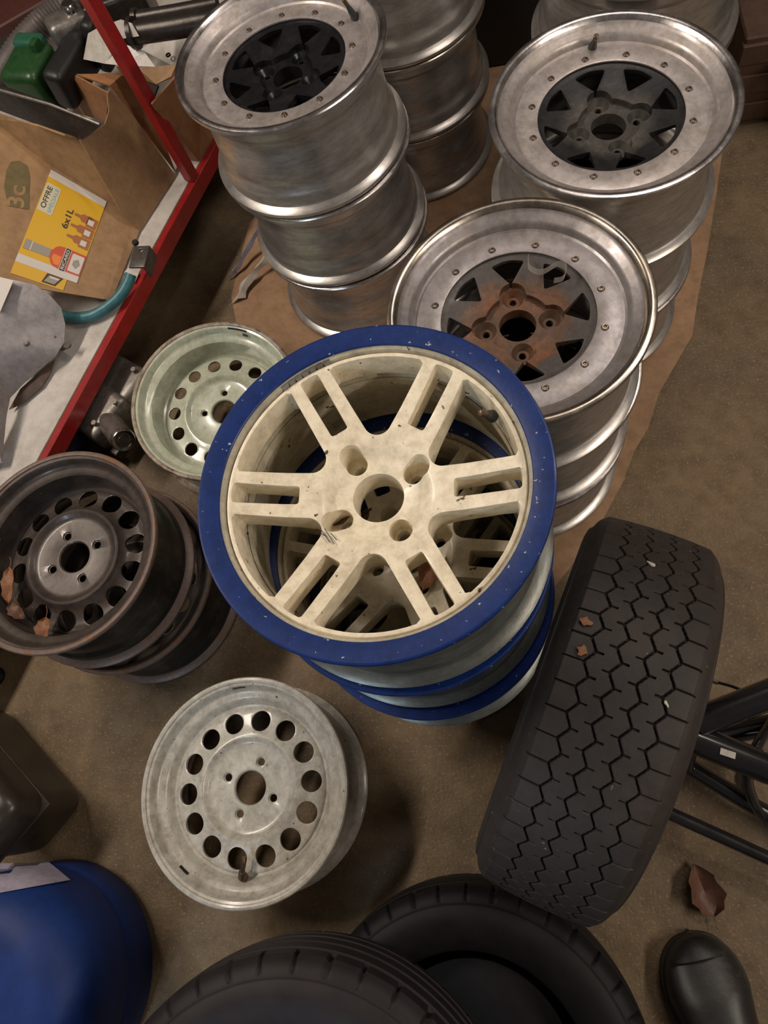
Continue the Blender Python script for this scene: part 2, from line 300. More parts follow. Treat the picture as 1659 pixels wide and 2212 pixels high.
# ---- riveted aluminium wheel with a windowed centre
W_A = 0.196
def spider_disc():
    zt = W_A
    top = [(0.1225, zt - .035), (0.117, zt - .037), (0.110, zt - .038), (0.080, zt - .044), (0.062, zt - .047), (0.0295, zt - .047)]
    bot = [(0.0295, zt - .078), (0.060, zt - .078), (0.078, zt - .056), (0.110, zt - .044), (0.1225, zt - .043)]
    me = lathe_me(top + bot, 96)
    bm = bmesh.new()
    for k in range(8):
        tri = round_poly([(0.0705, 0), (0.1065, -.0275), (0.1145, 0.0), (0.1065, .0275)], [.004, .0035, .05, .0035], 4); prism_bm(bm, rot2(tri, 2 * PI * k / 8), 0.05, zt, 1.0)
    c1 = from_bm(bm)
    bm = bmesh.new(); # clover-shaped recess
    pts = []
    for i in range(144):
        a = 2 * PI * i / 144; best = 0.053
        for k in range(4):
            t = k * PI / 2; cd = a - t; cc = 0.053; rr = 0.0215
            dd = rr * rr - (cc * math.sin(cd)) ** 2
            if dd > 0 and math.cos(cd) > 0: best = max(best, cc * math.cos(cd) + math.sqrt(dd))
        pts.append((best * math.cos(a), best * math.sin(a)))
    prism_bm(bm, pts, zt - .057, zt, 0.985); c2 = from_bm(bm)
    bm = bmesh.new()
    for k in range(4): prism_bm(bm, circ(.051 * math.cos(k * PI / 2), .051 * math.sin(k * PI / 2), .0190, 28), zt - .068, zt - .0545, .55)
    c3 = from_bm(bm)
    bm = bmesh.new()
    for k in range(4): prism_bm(bm, circ(.051 * math.cos(k * PI / 2), .051 * math.sin(k * PI / 2), .006, 16), 0.05, zt - .060)
    c4 = from_bm(bm)
    return boolean(me, [c1, c2, c3, c4], bevel=0.0011)
disc_me = spider_disc()
def rim_a_me():
    W = W_A; R = .205
    face = [(0.1215, -.0335), (0.1215, -.031), (0.1235, -.0302), (.155, -.0315), (.1625, -.0325), (.166, -.0300), (.1685, -.022), (.1735, -.0165), (.183, -.0135), (.188, -.0080), (.192, -.0020), (.1955, -.0002), (.200, .0), (.2035, -.0010)]
    ob = outer_barrel(W); ib = inner_barrel(W, top=-.055)
    close = [(.164, -.040), (.124, -.036)]
    prof = face + ob + ib + close
    sm = [0] * 9 + [1] * (len(face) - 9) + [2] * len(ob) + [2] * len(ib) + [2] * len(close)
    sm = sm[:len(prof)]
    return lathe_me([(r_, z + W) for r_, z in prof], 128, True, sm)
rim_a = rim_a_me()
riv_me = lathe_me([(0, .0018), (.0018, .0016), (.0024, .0012), (.0030, .0030), (.0046, .0030), (.0056, .0016), (.0062, 0), (.0062, -.002), (0, -.002)], 16, False)
def mount(c, n, W, spin=0.0, wscale=1.0):
    """location and rotation of a wheel whose face centre is c and whose axis is n"""
    n = Vector(n).normalized(); q = Vector((0, 0, 1)).rotation_difference(n) @ Quaternion((0, 0, 1), spin)
    return Vector(c) - n * W * wscale, q
def ang_of(u, v, c, z=None, spin=0.0):
    p = px(u, v, c[2] if z is None else z); return math.atan2(p.y - c[1], p.x - c[0]) - spin
def alloy(c, n, label, disc_mat, mats, spin=0.0, riv=True, ws=1.0, grp=None, riv_off=0.0, full=True):
    loc, q = mount(c, n, W_A, spin, ws); t = thing('alloy_wheel', label, 'wheel', loc, q, grp or 'stacked aluminium rims'); t.scale = (1, 1, ws)
    me = rim_a.copy(); finish('rim', me, None, t, 32, mats=[M[x] for x in mats])
    finish('wheel_centre', disc_me.copy(), M[disc_mat], t, 32)
    if riv:
        r0 = None
        for k in range(12):
            a = 2 * PI * k / 12 + riv_off
            if r0 is None: rv = r0 = finish('rivet', riv_me.copy(), M['rivet'], t, 30)
            else: rv = r0.copy(); COL.objects.link(rv)
            rv.location = (.1345 * math.cos(a), .1345 * math.sin(a), W_A - .0308)
    return t
A_MATS = ['alu_face', 'alu', 'alu_out']; B_MATS = ['alu_face2', 'alu_lip2', 'alu_out']
# left stack (three wheels)
cL = (-.368, 1.243, .641); nL = (-.020, .024, 1)
sL = ang_of(745, 43, (-.368, 1.243, .56), .59)
wL = alloy(cL, nL, 'bright aluminium rim with glossy black centre on top of the left stack', 'spider_blk', A_MATS, ang_of(650, 118, (-.368, 1.243, .58), .58), ws=1.075)
valve(wL, ang_of(790, 35, cL, .60) - ang_of(650, 118, (-.368, 1.243, .58), .58), .162, W_A - .030, .35, .034)
alloy((-.358, 1.235, .429), nL, 'scuffed aluminium rim in the middle of the left stack, under the black-centred one', 'spider_blk', A_MATS, .7, False, 1.075)
alloy((-.348, 1.224, .217), nL, 'dull aluminium rim at the bottom of the left stack, standing on the flattened cardboard', 'spider_blk', A_MATS, 1.3, False, 1.06)
# rusty-centred stack (three wheels)
cR = (.031, .665, .590); sR = ang_of(1097, 577, (.031, .665, .545), .55) + PI / 8 * 0
wR = alloy(cR, (-.002, -.012, 1), 'aluminium rim with rusty brown centre, topmost of the stack behind the blue-edged wheel', 'spider_rst', B_MATS, sR, riv_off=.16)
alloy((.040, .676, .391), (0, -.006, 1), 'aluminium rim directly under the rusty-centred rim', 'spider_gry', A_MATS, .4, False, .992)
alloy((.038, .668, .1955), (0, 0, 1), 'aluminium rim at the foot of the rusty-centred stack, beside the blue-edged stack', 'spider_gry', A_MATS, .9, False, .985)
# right stack (three wheels)
cT = (.211, 1.044, .595); sT = ang_of(1277, 170, (.211, 1.044, .55), .555)
wT = alloy(cT, (.016, -.008, 1), 'pale aluminium rim with dark grey eight-window centre on top of the right stack', 'spider_gry', A_MATS, sT, riv_off=.0)
valve(wT, ang_of(1277, 98, cT, .56) - sT, .160, W_A - .031, .5, .030)
alloy((.209, 1.055, .396), (.006, -.004, 1), 'middle aluminium rim of the right stack, under the pale dark-centred rim', 'spider_gry', A_MATS, .2, False, .995)
alloy((.211, 1.052, .199), (0, 0, 1), 'aluminium rim at the bottom of the right stack, resting on the cardboard', 'spider_gry', A_MATS, .5, False, 1.0)
# middle back stack
for k, lb in enumerate(('uppermost aluminium rim of the back stack between the left and right stacks', 'second aluminium barrel of the back stack, behind the left stack', 'lowest aluminium barrel of the back stack, standing in the dark')):
    alloy((-.187, 1.640, .602 - k * .2), (0, 0, 1), lb, 'spider_blk', ['alu_face2', 'alu_lip2', 'alu_out'], k * .5, False, 1.015)
# rear right stack
for k, lb in enumerate(('topmost aluminium rim of the rear right stack, cut by the top edge', 'second aluminium rim of the rear right stack, seen beyond the pale rim', 'bottom aluminium rim of the rear right stack, hidden behind the pale rim')):
    alloy((.313, 1.462, .602 - k * .2), (0, 0, 1), lb, 'spider_gry', A_MATS, k * .4, False, 1.015)

# ---- cream six-twin-spoke wheels with blue lips
W_B = 0.2
def rim_b():
    W = W_B; ob = outer_barrel(W); ib = inner_barrel(W, top=-.06)
    face = [(.1685, -.058), (.1715, -.030), (.1745, -.024), (.1765, -.0105), (.1805, -.0075)]
    lip_in = [(.1805, -.0120)]
    prof = face + [(.190, -.010)] + ob[3:-1] + [(.203, -W + .002)] + ib + [(.166, -.075)]
    sm = [0] * 5 + [1] * (len(ob[3:-1]) + 1) + [1] * 1 + [0] * (len(ib) + 1); sm = (sm + [0] * 9)[:len(prof)]
    barrel = lathe_me([(r_, z + W) for r_, z in prof], 128, True, sm)
    lip = lathe_me([(r_, z + W) for r_, z in [(.1800, -.0105), (.1800, -.0058), (.1808, -.0050), (.1900, -.0022), (.2025, -.0002), (.2045, -.0008), (.2055, -.0026), (.2055, -.0060), (.2040, -.0085), (.1925, -.0128), (.1895, -.0115)]], 128)
    return barrel, lip
def face_b():
    W = W_B
    top = [(.1755, -.0170), (.1735, -.0140), (.1690, -.0140), (.150, -.0200), (.110, -.0310), (.080, -.0365), (.068, -.0380), (.0600, -.0415), (.054, -.0480), (.048, -.0515), (.0310, -.0540)]
    bot = [(.0310, -.094), (.066, -.094), (.072, -.082), (.100, -.067), (.150, -.052), (.1720, -.050)]
    me = lathe_me([(r_, z + W) for r_, z in top + bot], 120)
    bm = bmesh.new()
    h = .0278; rho = .018; xc = (rho + h) / .5; Ro = .1695
    win = []
    def side(s):
        out = []; a0 = math.radians(30); # line offset h from the direction +-30 deg
        # outer corner where the line meets radius Ro
        t = math.sqrt(Ro * Ro - h * h); cxx = t * math.cos(a0) + h * math.sin(a0); cyy = t * math.sin(a0) - h * math.cos(a0); return (cxx, s * cyy)
    oc = side(1); ao = math.atan2(oc[1], oc[0])
    arc = [(Ro * math.cos(a), Ro * math.sin(a)) for a in np.linspace(-ao + .03, ao - .03, 11)]
    a1 = math.radians(120)
    u = [(xc + rho * math.cos(a), rho * math.sin(a)) for a in np.linspace(a1, 2 * PI - a1, 15)]
    lo = (Ro - .006); 
    poly = arc + [(oc[0] - .0035, oc[1] - .0010)] + u + [(oc[0] - .0035, -oc[1] + .0010)]
    slot = round_poly([(.0905, -.0118), (Ro - .001, -.0128), (Ro + .0005, 0), (Ro - .001, .0128), (.0905, .0118)], [.004, .004, .05, .004, .004], 3)
    for k in range(6):
        prism_bm(bm, rot2(poly, (k + .5) * PI / 3), W - .11, W, .93)
    c1 = from_bm(bm); bm = bmesh.new()
    for k in range(6): prism_bm(bm, rot2(slot, k * PI / 3), W - .11, W, .90)
    c2 = from_bm(bm); bm = bmesh.new()
    for k in range(4):
        a = SPB + k * PI / 2
        ov = [(x + (.009 if x > 0 else 0) * (.6 if k == 3 else 1), y) for x, y in circ(0, 0, .0150, 28)]
        prism_bm(bm, rot2([(x + .0505, y) for x, y in ov], a), W - .078, W, .86)
    c3 = from_bm(bm); bm = bmesh.new()
    for k in range(4):
        a = SPB + k * PI / 2; prism_bm(bm, circ(.0505 * math.cos(a), .0505 * math.sin(a), .0085, 18), W - .11, W - .07)
    c4 = from_bm(bm)
    return boolean(me, [c1, c2, c3, c4], bevel=0.0026, seg=3)
SPB = math.radians(33)
barrel_b, lip_b = rim_b(); face_b_me = face_b()
def blue_wheel(c, n, label, spin, ws=1.0):
    loc, q = mount(c, n, W_B, spin, ws); t = thing('spoked_wheel', label, 'wheel', loc, q, 'blue-edged spoked wheels'); t.scale = (1, 1, ws)
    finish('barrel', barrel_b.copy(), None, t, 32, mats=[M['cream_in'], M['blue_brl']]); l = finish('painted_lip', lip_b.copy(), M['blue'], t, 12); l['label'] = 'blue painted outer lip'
    finish('spoked_face', face_b_me.copy(), M['cream'], t, 30); return t
cB = (-.153, .299, .814); sB = ang_of(1145, 1042, (-.153, .299, .785), .785)
wB = blue_wheel(cB, (-.016, .02, 1), 'cream twin-spoke wheel with blue lip and balance weights, topmost of the blue-edged stack', sB)
valve(wB, ang_of(1072, 893, cB, .78) - sB, .163, W_B - .034, .55, .022, 'valve_blk', 'brass')
# balance weights stuck inside the lip, upper left
a0 = ang_of(602, 832, cB, .80) - sB; a1 = ang_of(712, 775, cB, .80) - sB
if a0 < a1: a0 += 2 * PI
nseg = 7
for k in range(nseg):
    aa = a1 + (a0 - a1) * (k + .08) / nseg; ab = a1 + (a0 - a1) * (k + .92) / nseg; V = []
    for a in np.linspace(aa, ab, 3):
        for r_, z in ((.1785, W_B - .009), (.1745, W_B - .0235), (.1715, W_B - .0225), (.1755, W_B - .008)): V.append((r_ * math.cos(a), r_ * math.sin(a), z))
    Fc = [(0, 1, 2, 3), (11, 10, 9, 8)] + [(i * 4 + j, (i + 1) * 4 + j, (i + 1) * 4 + (j + 1) % 4, i * 4 + (j + 1) % 4) for i in range(2) for j in range(4)]
    finish('balance_weight', mesh(V, Fc), M['lead'], wB, 0)
bpy.context.view_layer.update(); _iv = wB.matrix_world.inverted()
for (u0, v0, u1, v1) in ((696, 1147, 713, 1173), (702, 1142, 723, 1177), (716, 1152, 728, 1168), (694, 1152, 704, 1160)):
    a_ = _iv @ px(u0, v0, .7785); b_ = _iv @ px(u1, v1, .7785); zz = W_B - .0335 - (0.080 - min(.105, (a_.xy.length + b_.xy.length) / 2)) * .06
    a_.z = b_.z = zz; q_ = (b_ - a_).cross(Vector((0, 0, 1))).normalized() * .0007
    finish('scratch', sheet([a_ - q_ * .4, b_ - q_, b_ + q_ * .4, a_ + q_], .0003), M['blk'], wB, 0)
blue_wheel((-.150, .287, .610), (-.004, .006, 1), 'cream twin-spoke wheel with blue lip, second from the top, seen through the top wheel', sB - math.radians(9), .995)
blue_wheel((-.143, .268, .4095), (0, 0, 1), 'blue-edged wheel third from the top of its stack, shifted to the right', sB + .9, 1.0)
blue_wheel((-.148, .284, .208), (0, 0, 1), 'blue-edged wheel at the bottom of its stack, in the shadow by the standing tyre', sB + .2, 1.03)

# ---- pressed steel wheels with fourteen round holes
def steel_wheel(c, n, label, mats, W, depth, spin, ws=1.0, name='holed_wheel', lugspin=0.0, scale=1.0, hole=.0198, drop=0.0, hr=.1245):
    d0 = -depth; R = .205
    face = [(.150, d0 - .004 - drop), (.156, d0 - .001 - drop), (.1605, d0 + .006 - drop), (.1645, -.030), (.170, -.026), (.1765, -.0245), (.1815, -.0215), (.1845, -.0165), (.187, -.0095), (.190, -.0052), (.1945, -.0035), (.1955, -.0008), (.199, .0006), (.203, -.0002), (.205, -.0028)]
    face = [(a_, min(b_, 0.001) if b_ > d0 - .01 else b_) for a_, b_ in face]
    ob = outer_barrel(W); ib = inner_barrel(W, top=d0 - .018 - drop)
    prof = [(.1495, d0 - .011 - drop)] + face + ob[1:] + ib; ns = len(face)
    sm = [0] * (ns - 4) + [1] * 4 + [1] * 1 + [2] * (len(ob) - 5) + [1] * 5 + [2] * (len(ib) + 4); sm = sm[:len(prof)]
    rim = lathe_me([(r_, z + W) for r_, z in prof], 112, True, sm)
    top = [(.1520, d0 - .004), (.1490, d0 - .0005), (.145, d0 + .002), (.135, d0 + .0035), (.118, d0 + .006), (.106, d0 + .009), (.0990, d0 + .0115), (.0945, d0 + .0120), (.0905, d0 + .0095), (.0865, d0 + .0035), (.082, d0 + .0010), (.076, d0), (.040, d0), (.0335, d0 + .0008), (.0310, d0 - .002)]
    bot = [(.0310, d0 - .008), (.076, d0 - .006), (.085, d0 - .003), (.0945, d0 + .005), (.106, d0 + .003), (.135, d0 - .002), (.152, d0 - .010)]
    sh = lambda r_, z: (r_, z - drop * min(1, max(0, (r_ - .098) / .012)))
    me = lathe_me([(r_, z + W) for r_, z in [sh(*q) for q in top + bot]], 112)
    bm = bmesh.new()
    for k in range(14): prism_bm(bm, circ(hr * math.cos(2 * PI * k / 14), hr * math.sin(2 * PI * k / 14), hole, 28), W + d0 - .05, W + d0 + .03)
    c1 = from_bm(bm); bm = bmesh.new()
    for k in range(4):
        a = k * PI / 2 + lugspin; prism_bm(bm, circ(.0505 * math.cos(a), .0505 * math.sin(a), .0075, 18), W + d0 - .03, W + d0 + .03)
    c2 = from_bm(bm); bm = bmesh.new()
    for k in range(4):
        a = k * PI / 2 + lugspin; prism_bm(bm, circ(.0505 * math.cos(a), .0505 * math.sin(a), .0108, 18), W + d0 - .0030, W + d0 + .003, .8)
    c3 = from_bm(bm)
    disc = boolean(me, [c1, c2, c3], bevel=0.0011)
    loc, q = mount(c, n, W * scale, spin, ws); t = thing(name, label, 'wheel', loc, q, 'steel wheels with round holes'); t.scale = (scale, scale, scale * ws)
    finish('rim', rim, None, t, 30, mats=[M[x] for x in mats[:3]]); finish('wheel_disc', disc, M[mats[0]], t, 30); return t
cW = (-.526, -.043, .179)
sW = ang_of(566, 1550, (-.526, -.043, .135), .135); lW = ang_of(563, 1645, (-.526, -.043, .135), .135) - sW
wW = steel_wheel(cW, (-.006, .008, 1), 'grey-white steel wheel with round holes lying alone on the concrete by the blue drum', ['white', 'white', 'white'], .176, .044, sW, lugspin=lW)
a = ang_of(528, 1895, cW, .14) - sW; finish('valve_stem', tube_me(catmull([Vector((.155 * math.cos(a), .155 * math.sin(a), .138)), Vector((.148 * math.cos(a), .148 * math.sin(a), .152)), Vector((.132 * math.cos(a + .04), .132 * math.sin(a + .04), .158)), Vector((.118 * math.cos(a + .05), .118 * math.sin(a + .05), .160))], 5), .0045, 12, radf=lambda i: 1.9 if i < 4 else (1.3 if i < 8 else 1)), M['brass'], wW)
cS = (-.861, .391, .364); sS = ang_of(284, 1110, (-.861, .391, .30), .30); lS = ang_of(212, 1177, (-.861, .391, .297), .297) - sS
S_M = ['steel', 'steel_lip', 'steel_out']
wS = steel_wheel(cS, (.012, .012, 1), 'dark brown rusty steel wheel holding dry leaves, upper of the pair at left', S_M, .178, .062, sS, lugspin=lS, drop=.016, hr=.1275, hole=.0205)
wS2 = steel_wheel((-.829, .377, .180), (0, 0, 1), 'black steel wheel under the rusty one that holds leaves', S_M, .178, .062, sS + .3, lugspin=lS)
cG = (-.655, .794, .176); nG = (.088, -.082, 1); sG = ang_of(490, 787, (-.667, .806, .14), .14); lG = ang_of(470, 847, (-.667, .806, .13), .13) - sG
wG = steel_wheel(cG, nG, 'glossy pale green steel wheel with rust-edged lip, half under the blue-edged wheel', ['green', 'green_lip', 'green'], .158, .080, sG, lugspin=lG, scale=.965, hole=.0165)
# stickers and glue marks inside the lips
def lip_patch(parent, a_mid, half, r0, z0, r1, z1, m, name, lift=.0006, n=8, label=None):
    V = []; 
    for a in np.linspace(a_mid - half, a_mid + half, n):
        for r_, z in ((r0, z0), (r1, z1)): V.append(((r_ - lift) * math.cos(a), (r_ - lift) * math.sin(a), z + lift))
    Fc = [(2 * i, 2 * i + 1, 2 * i + 3, 2 * i + 2) for i in range(n - 1)]
    o = finish(name, sheet(V, .0004, Fc), M[m], parent, 0)
    if label: o['label'] = label
    return o
a = ang_of(515, 745, cG, .17) - sG
lip_patch(wG, a, .10, .1825, .158 - .019, .1865, .158 - .0105, 'pcream', 'sticker', label='small cream and navy sticker'); lip_patch(wG, a - .045, .038, .1830, .158 - .0178, .1860, .158 - .0118, 'pnavy', 'sticker_panel', .0014)
lip_patch(wG, a + .07, .13, .1885, .158 - .0075, .1915, .158 - .0044, 'blk', 'glue_mark')
a = ang_of(20, 1130, cS, .335) - sS + .13
lip_patch(wS, a, .13, .1805, .178 - .0235, .1868, .178 - .0100, 'pwhite', 'sticker', label='white and navy sticker'); lip_patch(wS, a - .065, .05, .1820, .178 - .0205, .1860, .178 - .0122, 'pnavy', 'sticker_panel', .0014)
lip_patch(wW, ang_of(398, 1878, cW, .16) - sW, .06, .1800, .176 - .0225, .1835, .176 - .0185, 'blk', 'glue_mark')
lip_patch(wW, ang_of(520, 1493, cW, .16) - sW, .07, .1865, .176 - .0110, .1880, .176 - .0082, 'blk', 'glue_mark')

# ------------------------------------------------------------------ tyres
def tyre_me(R, hw, rb, nth, ntr, depth_fn=None, flat=.80):
    """tyre about the local z axis, centred on z = 0"""
    # left sidewall from bead to shoulder, then tread, mirrored
    H = R - rb
    side = smooth_prof([(rb, hw * .80), (rb + .004, hw * .86), (rb + H * .22, hw * 1.0), (rb + H * .50, hw * 1.10), (rb + H * .74, hw * 1.04), (R - .030, hw * 1.0), (R - .0135, hw * .93), (R - .004, hw * flat)], 2)
    ts = np.linspace(hw * flat, -hw * flat, ntr)[1:-1]
    tread = [(R - .004 * (abs(t) / (hw * flat)) ** 2, t) for t in ts]
    inn = [(rb + .004, -hw * .70), (rb + H * .4, -hw * .95), (R - .016, -hw * .8), (R - .014, 0), (R - .016, hw * .8), (rb + H * .4, hw * .95), (rb + .004, hw * .70)]
    prof = side + tread + [(a_, -b_) for a_, b_ in side[::-1]] + inn
    P = np.array(prof); k = len(P); th = np.linspace(0, 2 * PI, nth, endpoint=False)
    r_ = np.repeat(P[None, :, 0], nth, 0).copy(); z = np.repeat(P[None, :, 1], nth, 0)
    if depth_fn is not None:
        i0 = len(side) - 8; i1 = len(side) + len(tread) + 8
        r_[:, i0:i1] -= depth_fn(z[:, i0:i1], th[:, None] * R)
    V = np.stack([r_ * np.cos(th)[:, None], r_ * np.sin(th)[:, None], z], -1).reshape(-1, 3)
    i = np.arange(nth)[:, None]; p = np.arange(k)[None, :]; j = (i + 1) % nth; q = (p + 1) % k
    Fc = np.stack([i * k + p, j * k + p, j * k + q, i * k + q], -1).reshape(-1, 4)
    me = bpy.data.meshes.new('tyre'); me.vertices.add(len(V)); me.vertices.foreach_set('co', V.ravel()); me.loops.add(Fc.size); me.loops.foreach_set('vertex_index', Fc.ravel())
    me.polygons.add(len(Fc)); me.polygons.foreach_set('loop_start', np.arange(0, Fc.size, 4)); me.update(); me.validate(); return me
RT, HW = .304, .0965
per = 2 * PI * RT / 57
def tread_fn(z, s):
    ph = (s / per) % 1.0; d_ = np.zeros(np.broadcast(z, s).shape)
    for gi, z0 in enumerate((.0505, .0180, -.0155, -.0480)):
        p = (ph + .08 * gi) % 1.0
        tri = np.abs(p - .5) * 2                                         # 0..1..0
        zig = (np.clip(tri * 1.25 - .125, 0, 1) - .5) * .0088
        dist = np.abs(z - (z0 + zig))
        d_ = np.maximum(d_, .0055 * np.clip((.0018 - dist) / .0008, 0, 1))
        for pk, sg in ((0.0, 1), (.5, -1)):                                # short sipes leaving each bend
            dp = np.abs((p - pk + .5) % 1.0 - .5) * per; reach = (z - (z0 + sg * .0044)) * sg
            L_ = .010
            if (gi == 0 and sg == 1) or (gi == 3 and sg == -1): L_ = .03
            d_ = np.maximum(d_, .0042 * np.clip((.00115 - dp) / .0006, 0, 1) * ((reach > -.001) & (reach < L_) & (np.abs(z) < HW * .84)))
    return d_
tm = tyre_me(RT, HW, .190, 1560, 150, tread_fn)
ty = finish('tyre', tm, M['rubber'], None, 35)
axis = Vector((math.cos(-.4035) * math.cos(-.02), math.sin(-.4035) * math.cos(-.02), math.sin(-.02))); ty.rotation_mode = 'QUATERNION'
ty.rotation_quaternion = Vector((0, 0, 1)).rotation_difference(axis); ty.location = (.1150, .0845, RT + .003)
tag(ty, 'worn tyre with zigzag tread standing upright beside the blue-edged stack', 'tyre')
def on_tyre(u, v, lift=.001):
    o = Vector((0, 0, CAM_H)) - ty.location; d_ = Vector(RW @ np.array([(u - CX) / F_PX, (v - CY) / F_PX, 1.0])).normalized()
    o2 = o - axis * o.dot(axis); d2 = d_ - axis * d_.dot(axis); a_, b_, c_ = d2.dot(d2), 2 * o2.dot(d2), o2.dot(o2) - (RT + lift) ** 2
    t = (-b_ - math.sqrt(b_ * b_ - 4 * a_ * c_)) / (2 * a_); return ty.location + o + d_ * t, (o2 + d2 * t).normalized()
for (u, v, L_, W_, m_, nm, lb) in ((1265, 1342, .016, .012, 'leaf', 'leaf_scrap', 'upper reddish leaf scrap stuck on the left tread edge of the standing tyre'),
                                   (1258, 1405, .014, .013, 'leaf', 'leaf_scrap', 'lower reddish leaf scrap stuck on the left tread edge of the standing tyre'),
                                   (1408, 1219, .014, .006, 'whitepaper', 'pebble', 'pale crumb lying near the top of the standing tyre tread'),
                                   (1439, 1519, .009, .0035, 'pcream', 'seed_husk', 'tiny pale husk caught in the right groove of the standing tyre')):
    p_, n_ = on_tyre(u, v); bm = bmesh.new(); bmesh.ops.create_icosphere(bm, subdivisions=2, radius=1)
    for q in bm.verts: k_ = 1 + .25 * math.sin(q.co.x * 5 + u) + .15 * math.cos(q.co.y * 7 + v); q.co = Vector((q.co.x * L_ / 2 * k_, q.co.y * W_ / 2 * k_, q.co.z * (.0008 if nm == 'leaf_scrap' else W_ * .35)))
    o = finish(nm, from_bm(bm), M[m_]); o.rotation_mode = 'QUATERNION'; o.rotation_quaternion = Vector((0, 0, 1)).rotation_difference(n_) @ Quaternion((0, 0, 1), u * .7); o.location = p_; tag(o, lb, 'leaf scrap' if nm == 'leaf_scrap' else nm.replace('_', ' '))
def shoulder_fn(z, s):
    ph = (s / .048) % 1.0; d_ = np.zeros(np.broadcast(z, s).shape)
    for z0 in (-.05, -.017, .017, .05): d_ = np.maximum(d_, .006 * np.clip((.0042 - np.abs(z - z0)) / .002, 0, 1))
    d_ = np.maximum(d_, .005 * np.clip((.0028 - np.abs(ph - .5) * .048) / .001, 0, 1) * ((np.abs(z) > .055) & (np.abs(z) < .096)))
    return d_
tf = tyre_me(.290, .094, .190, 480, 60, shoulder_fn)
def lying(c, n, m, label, sc=1.0):
    o = finish('tyre', tf.copy(), M[m], None, 35); o.rotation_mode = 'QUATERNION'; o.rotation_quaternion = Vector((0, 0, 1)).rotation_difference(Vector(n).normalized())
    o.location = c; o.scale = (sc, sc, 1); tag(o, label, 'tyre'); return o
tA = lying((-.112, -.482, .1035), (0, 0, 1), 'rubber_blk', 'black tyre lying flat at the bottom edge, its open middle seen, touching the standing tyre')
lying((-.345, -.575, .3130), (0, 0, 1), 'rubber_prp', 'dusty brownish-black tyre lying on the flat black tyre at the bottom edge', 1.10)

finish('wheel', lathe_me([(.194, -.060), (.198, -.075), (.190, -.079), (.182, -.060), (.170, -.02), (.165, .01), (.06, .02), (.032, .015), (.032, .008), (.06, .012), (.160, .002), (.165, -.02), (.178, -.06)][::-1], 64), M['rubber_blk'], tA, 35)  # black disc added to darken the tyre's open middle
# ------------------------------------------------------------------ cardboard on the floor
cp = [(500, 640), (540, 480), (700, 300), (1250, 60), (1560, 330), (1548, 420), (1530, 540), (1508, 640), (1497, 725), (1452, 800), (1425, 850), (1402, 925), (1370, 975), (1345, 1040), (1310, 1110), (1285, 1165), (1240, 1215), (1190, 1275), (1000, 1250), (760, 1000), (600, 840), (520, 740)]
cb = finish('flattened_cardboard', sheet([px(u, v, .0010) + Vector((random.uniform(-.002, .002), 0, 0)) for u, v in cp], .0015), M['cardmat'], smooth=0)
tag(cb, 'flattened brown cardboard sheet under the aluminium rim stacks', 'cardboard')
# clear packing film strips by the left stack
for i, (lb, pts) in enumerate((('pale crumpled plastic strip on the floor left of the left stack, the nearer one', [(585, 500, .06), (575, 560, .04), (540, 600, .02), (515, 650, .006)]),
                               ('thin pale plastic strip beside the left stack, the farther one', [(570, 480, .07), (540, 530, .04), (515, 575, .02), (500, 600, .006)]))):
    P = [px(*p) for p in pts]; C = catmull(P, 6); V = []
    for k, p in enumerate(C):
        w_ = (.017, .010)[i] * (1 + .3 * math.sin(k * 1.1)); V += [p + Vector((-w_, -w_ * .3, 0)), p + Vector((0, 0, .010)), p + Vector((w_, w_ * .3, 0.001))]
    Fc = [(3 * k + j, 3 * k + j + 1, 3 * k + 4 + j, 3 * k + 3 + j) for k in range(len(C) - 1) for j in (0, 1)]
    o = finish('plastic_strip', sheet(V, .0006, Fc), M['whitepaper'] if i == 0 else M['paper']); tag(o, lb, 'plastic strip')

# ------------------------------------------------------------------ leaves and film on the wheels
def leaf(c, L_, Wd, ang, m, label, curl=.25, tilt=(0, 0)):
    V = []; n = 9; Fc = []
    for i in range(n):
        t = i / (n - 1); w_ = Wd * .5 * (max(0, math.sin(PI * t ** .8)) ** .65) * (.9 + .12 * math.sin(t * 17 + 1)) + .0008
        for s in (-1, -.5, 0, .5, 1): V.append(Vector(((t - .5) * L_, s * w_, curl * w_ * s * s * 1.6 + .12 * L_ * (t - .5) ** 2 + .002 * math.sin(s * 4 + t * 7))))
    for i in range(n - 1):
        for j in range(4): Fc.append((i * 5 + j, i * 5 + j + 1, i * 5 + 6 + j, i * 5 + 5 + j))
    o = finish('dry_leaf', sheet(V, .0005, Fc), M[m]); o.rotation_euler = (tilt[0], tilt[1], ang); o.location = c; tag(o, label, 'leaf', 'dry leaves'); 
    st = finish('leaf_stem', tube_me([Vector((-.5 * L_ + .002, 0, .12 * L_ * .25)), Vector((-.5 * L_ - .012, .003, .003)), Vector((-.5 * L_ - .022, .002, .006))], .0007, 6), M[m], o); return o
leaf(px(1520, 1922, .012), .088, .062, math.radians(105), 'leaf_drk', 'brown dry leaf lying on the concrete near the boot', .5)
leaf(px(22, 1265, .318), .075, .030, math.radians(-80), 'leaf', 'orange-brown leaf at the left side inside the rusty steel wheel', .4)
leaf(px(38, 1320, .314), .050, .030, math.radians(-40), 'leaf_drk', 'dull curled leaf beside the orange-brown one inside the rusty steel wheel', .4)
leaf(px(98, 1362, .312), .050, .036, math.radians(-85), 'leaf', 'tan leaf over a hole at the lower rim of the rusty steel wheel', .4)
leaf(px(930, 1232, .580), .060, .028, math.radians(70), 'leaf', 'brown curled leaf lying on the second blue-edged wheel, seen between the spokes', .5)
leaf(px(742, 1118, .735), .036, .020, math.radians(30), 'leaf_drk', 'crumpled brown leaf stuck in a bolt hole of the top blue-edged wheel', .6)
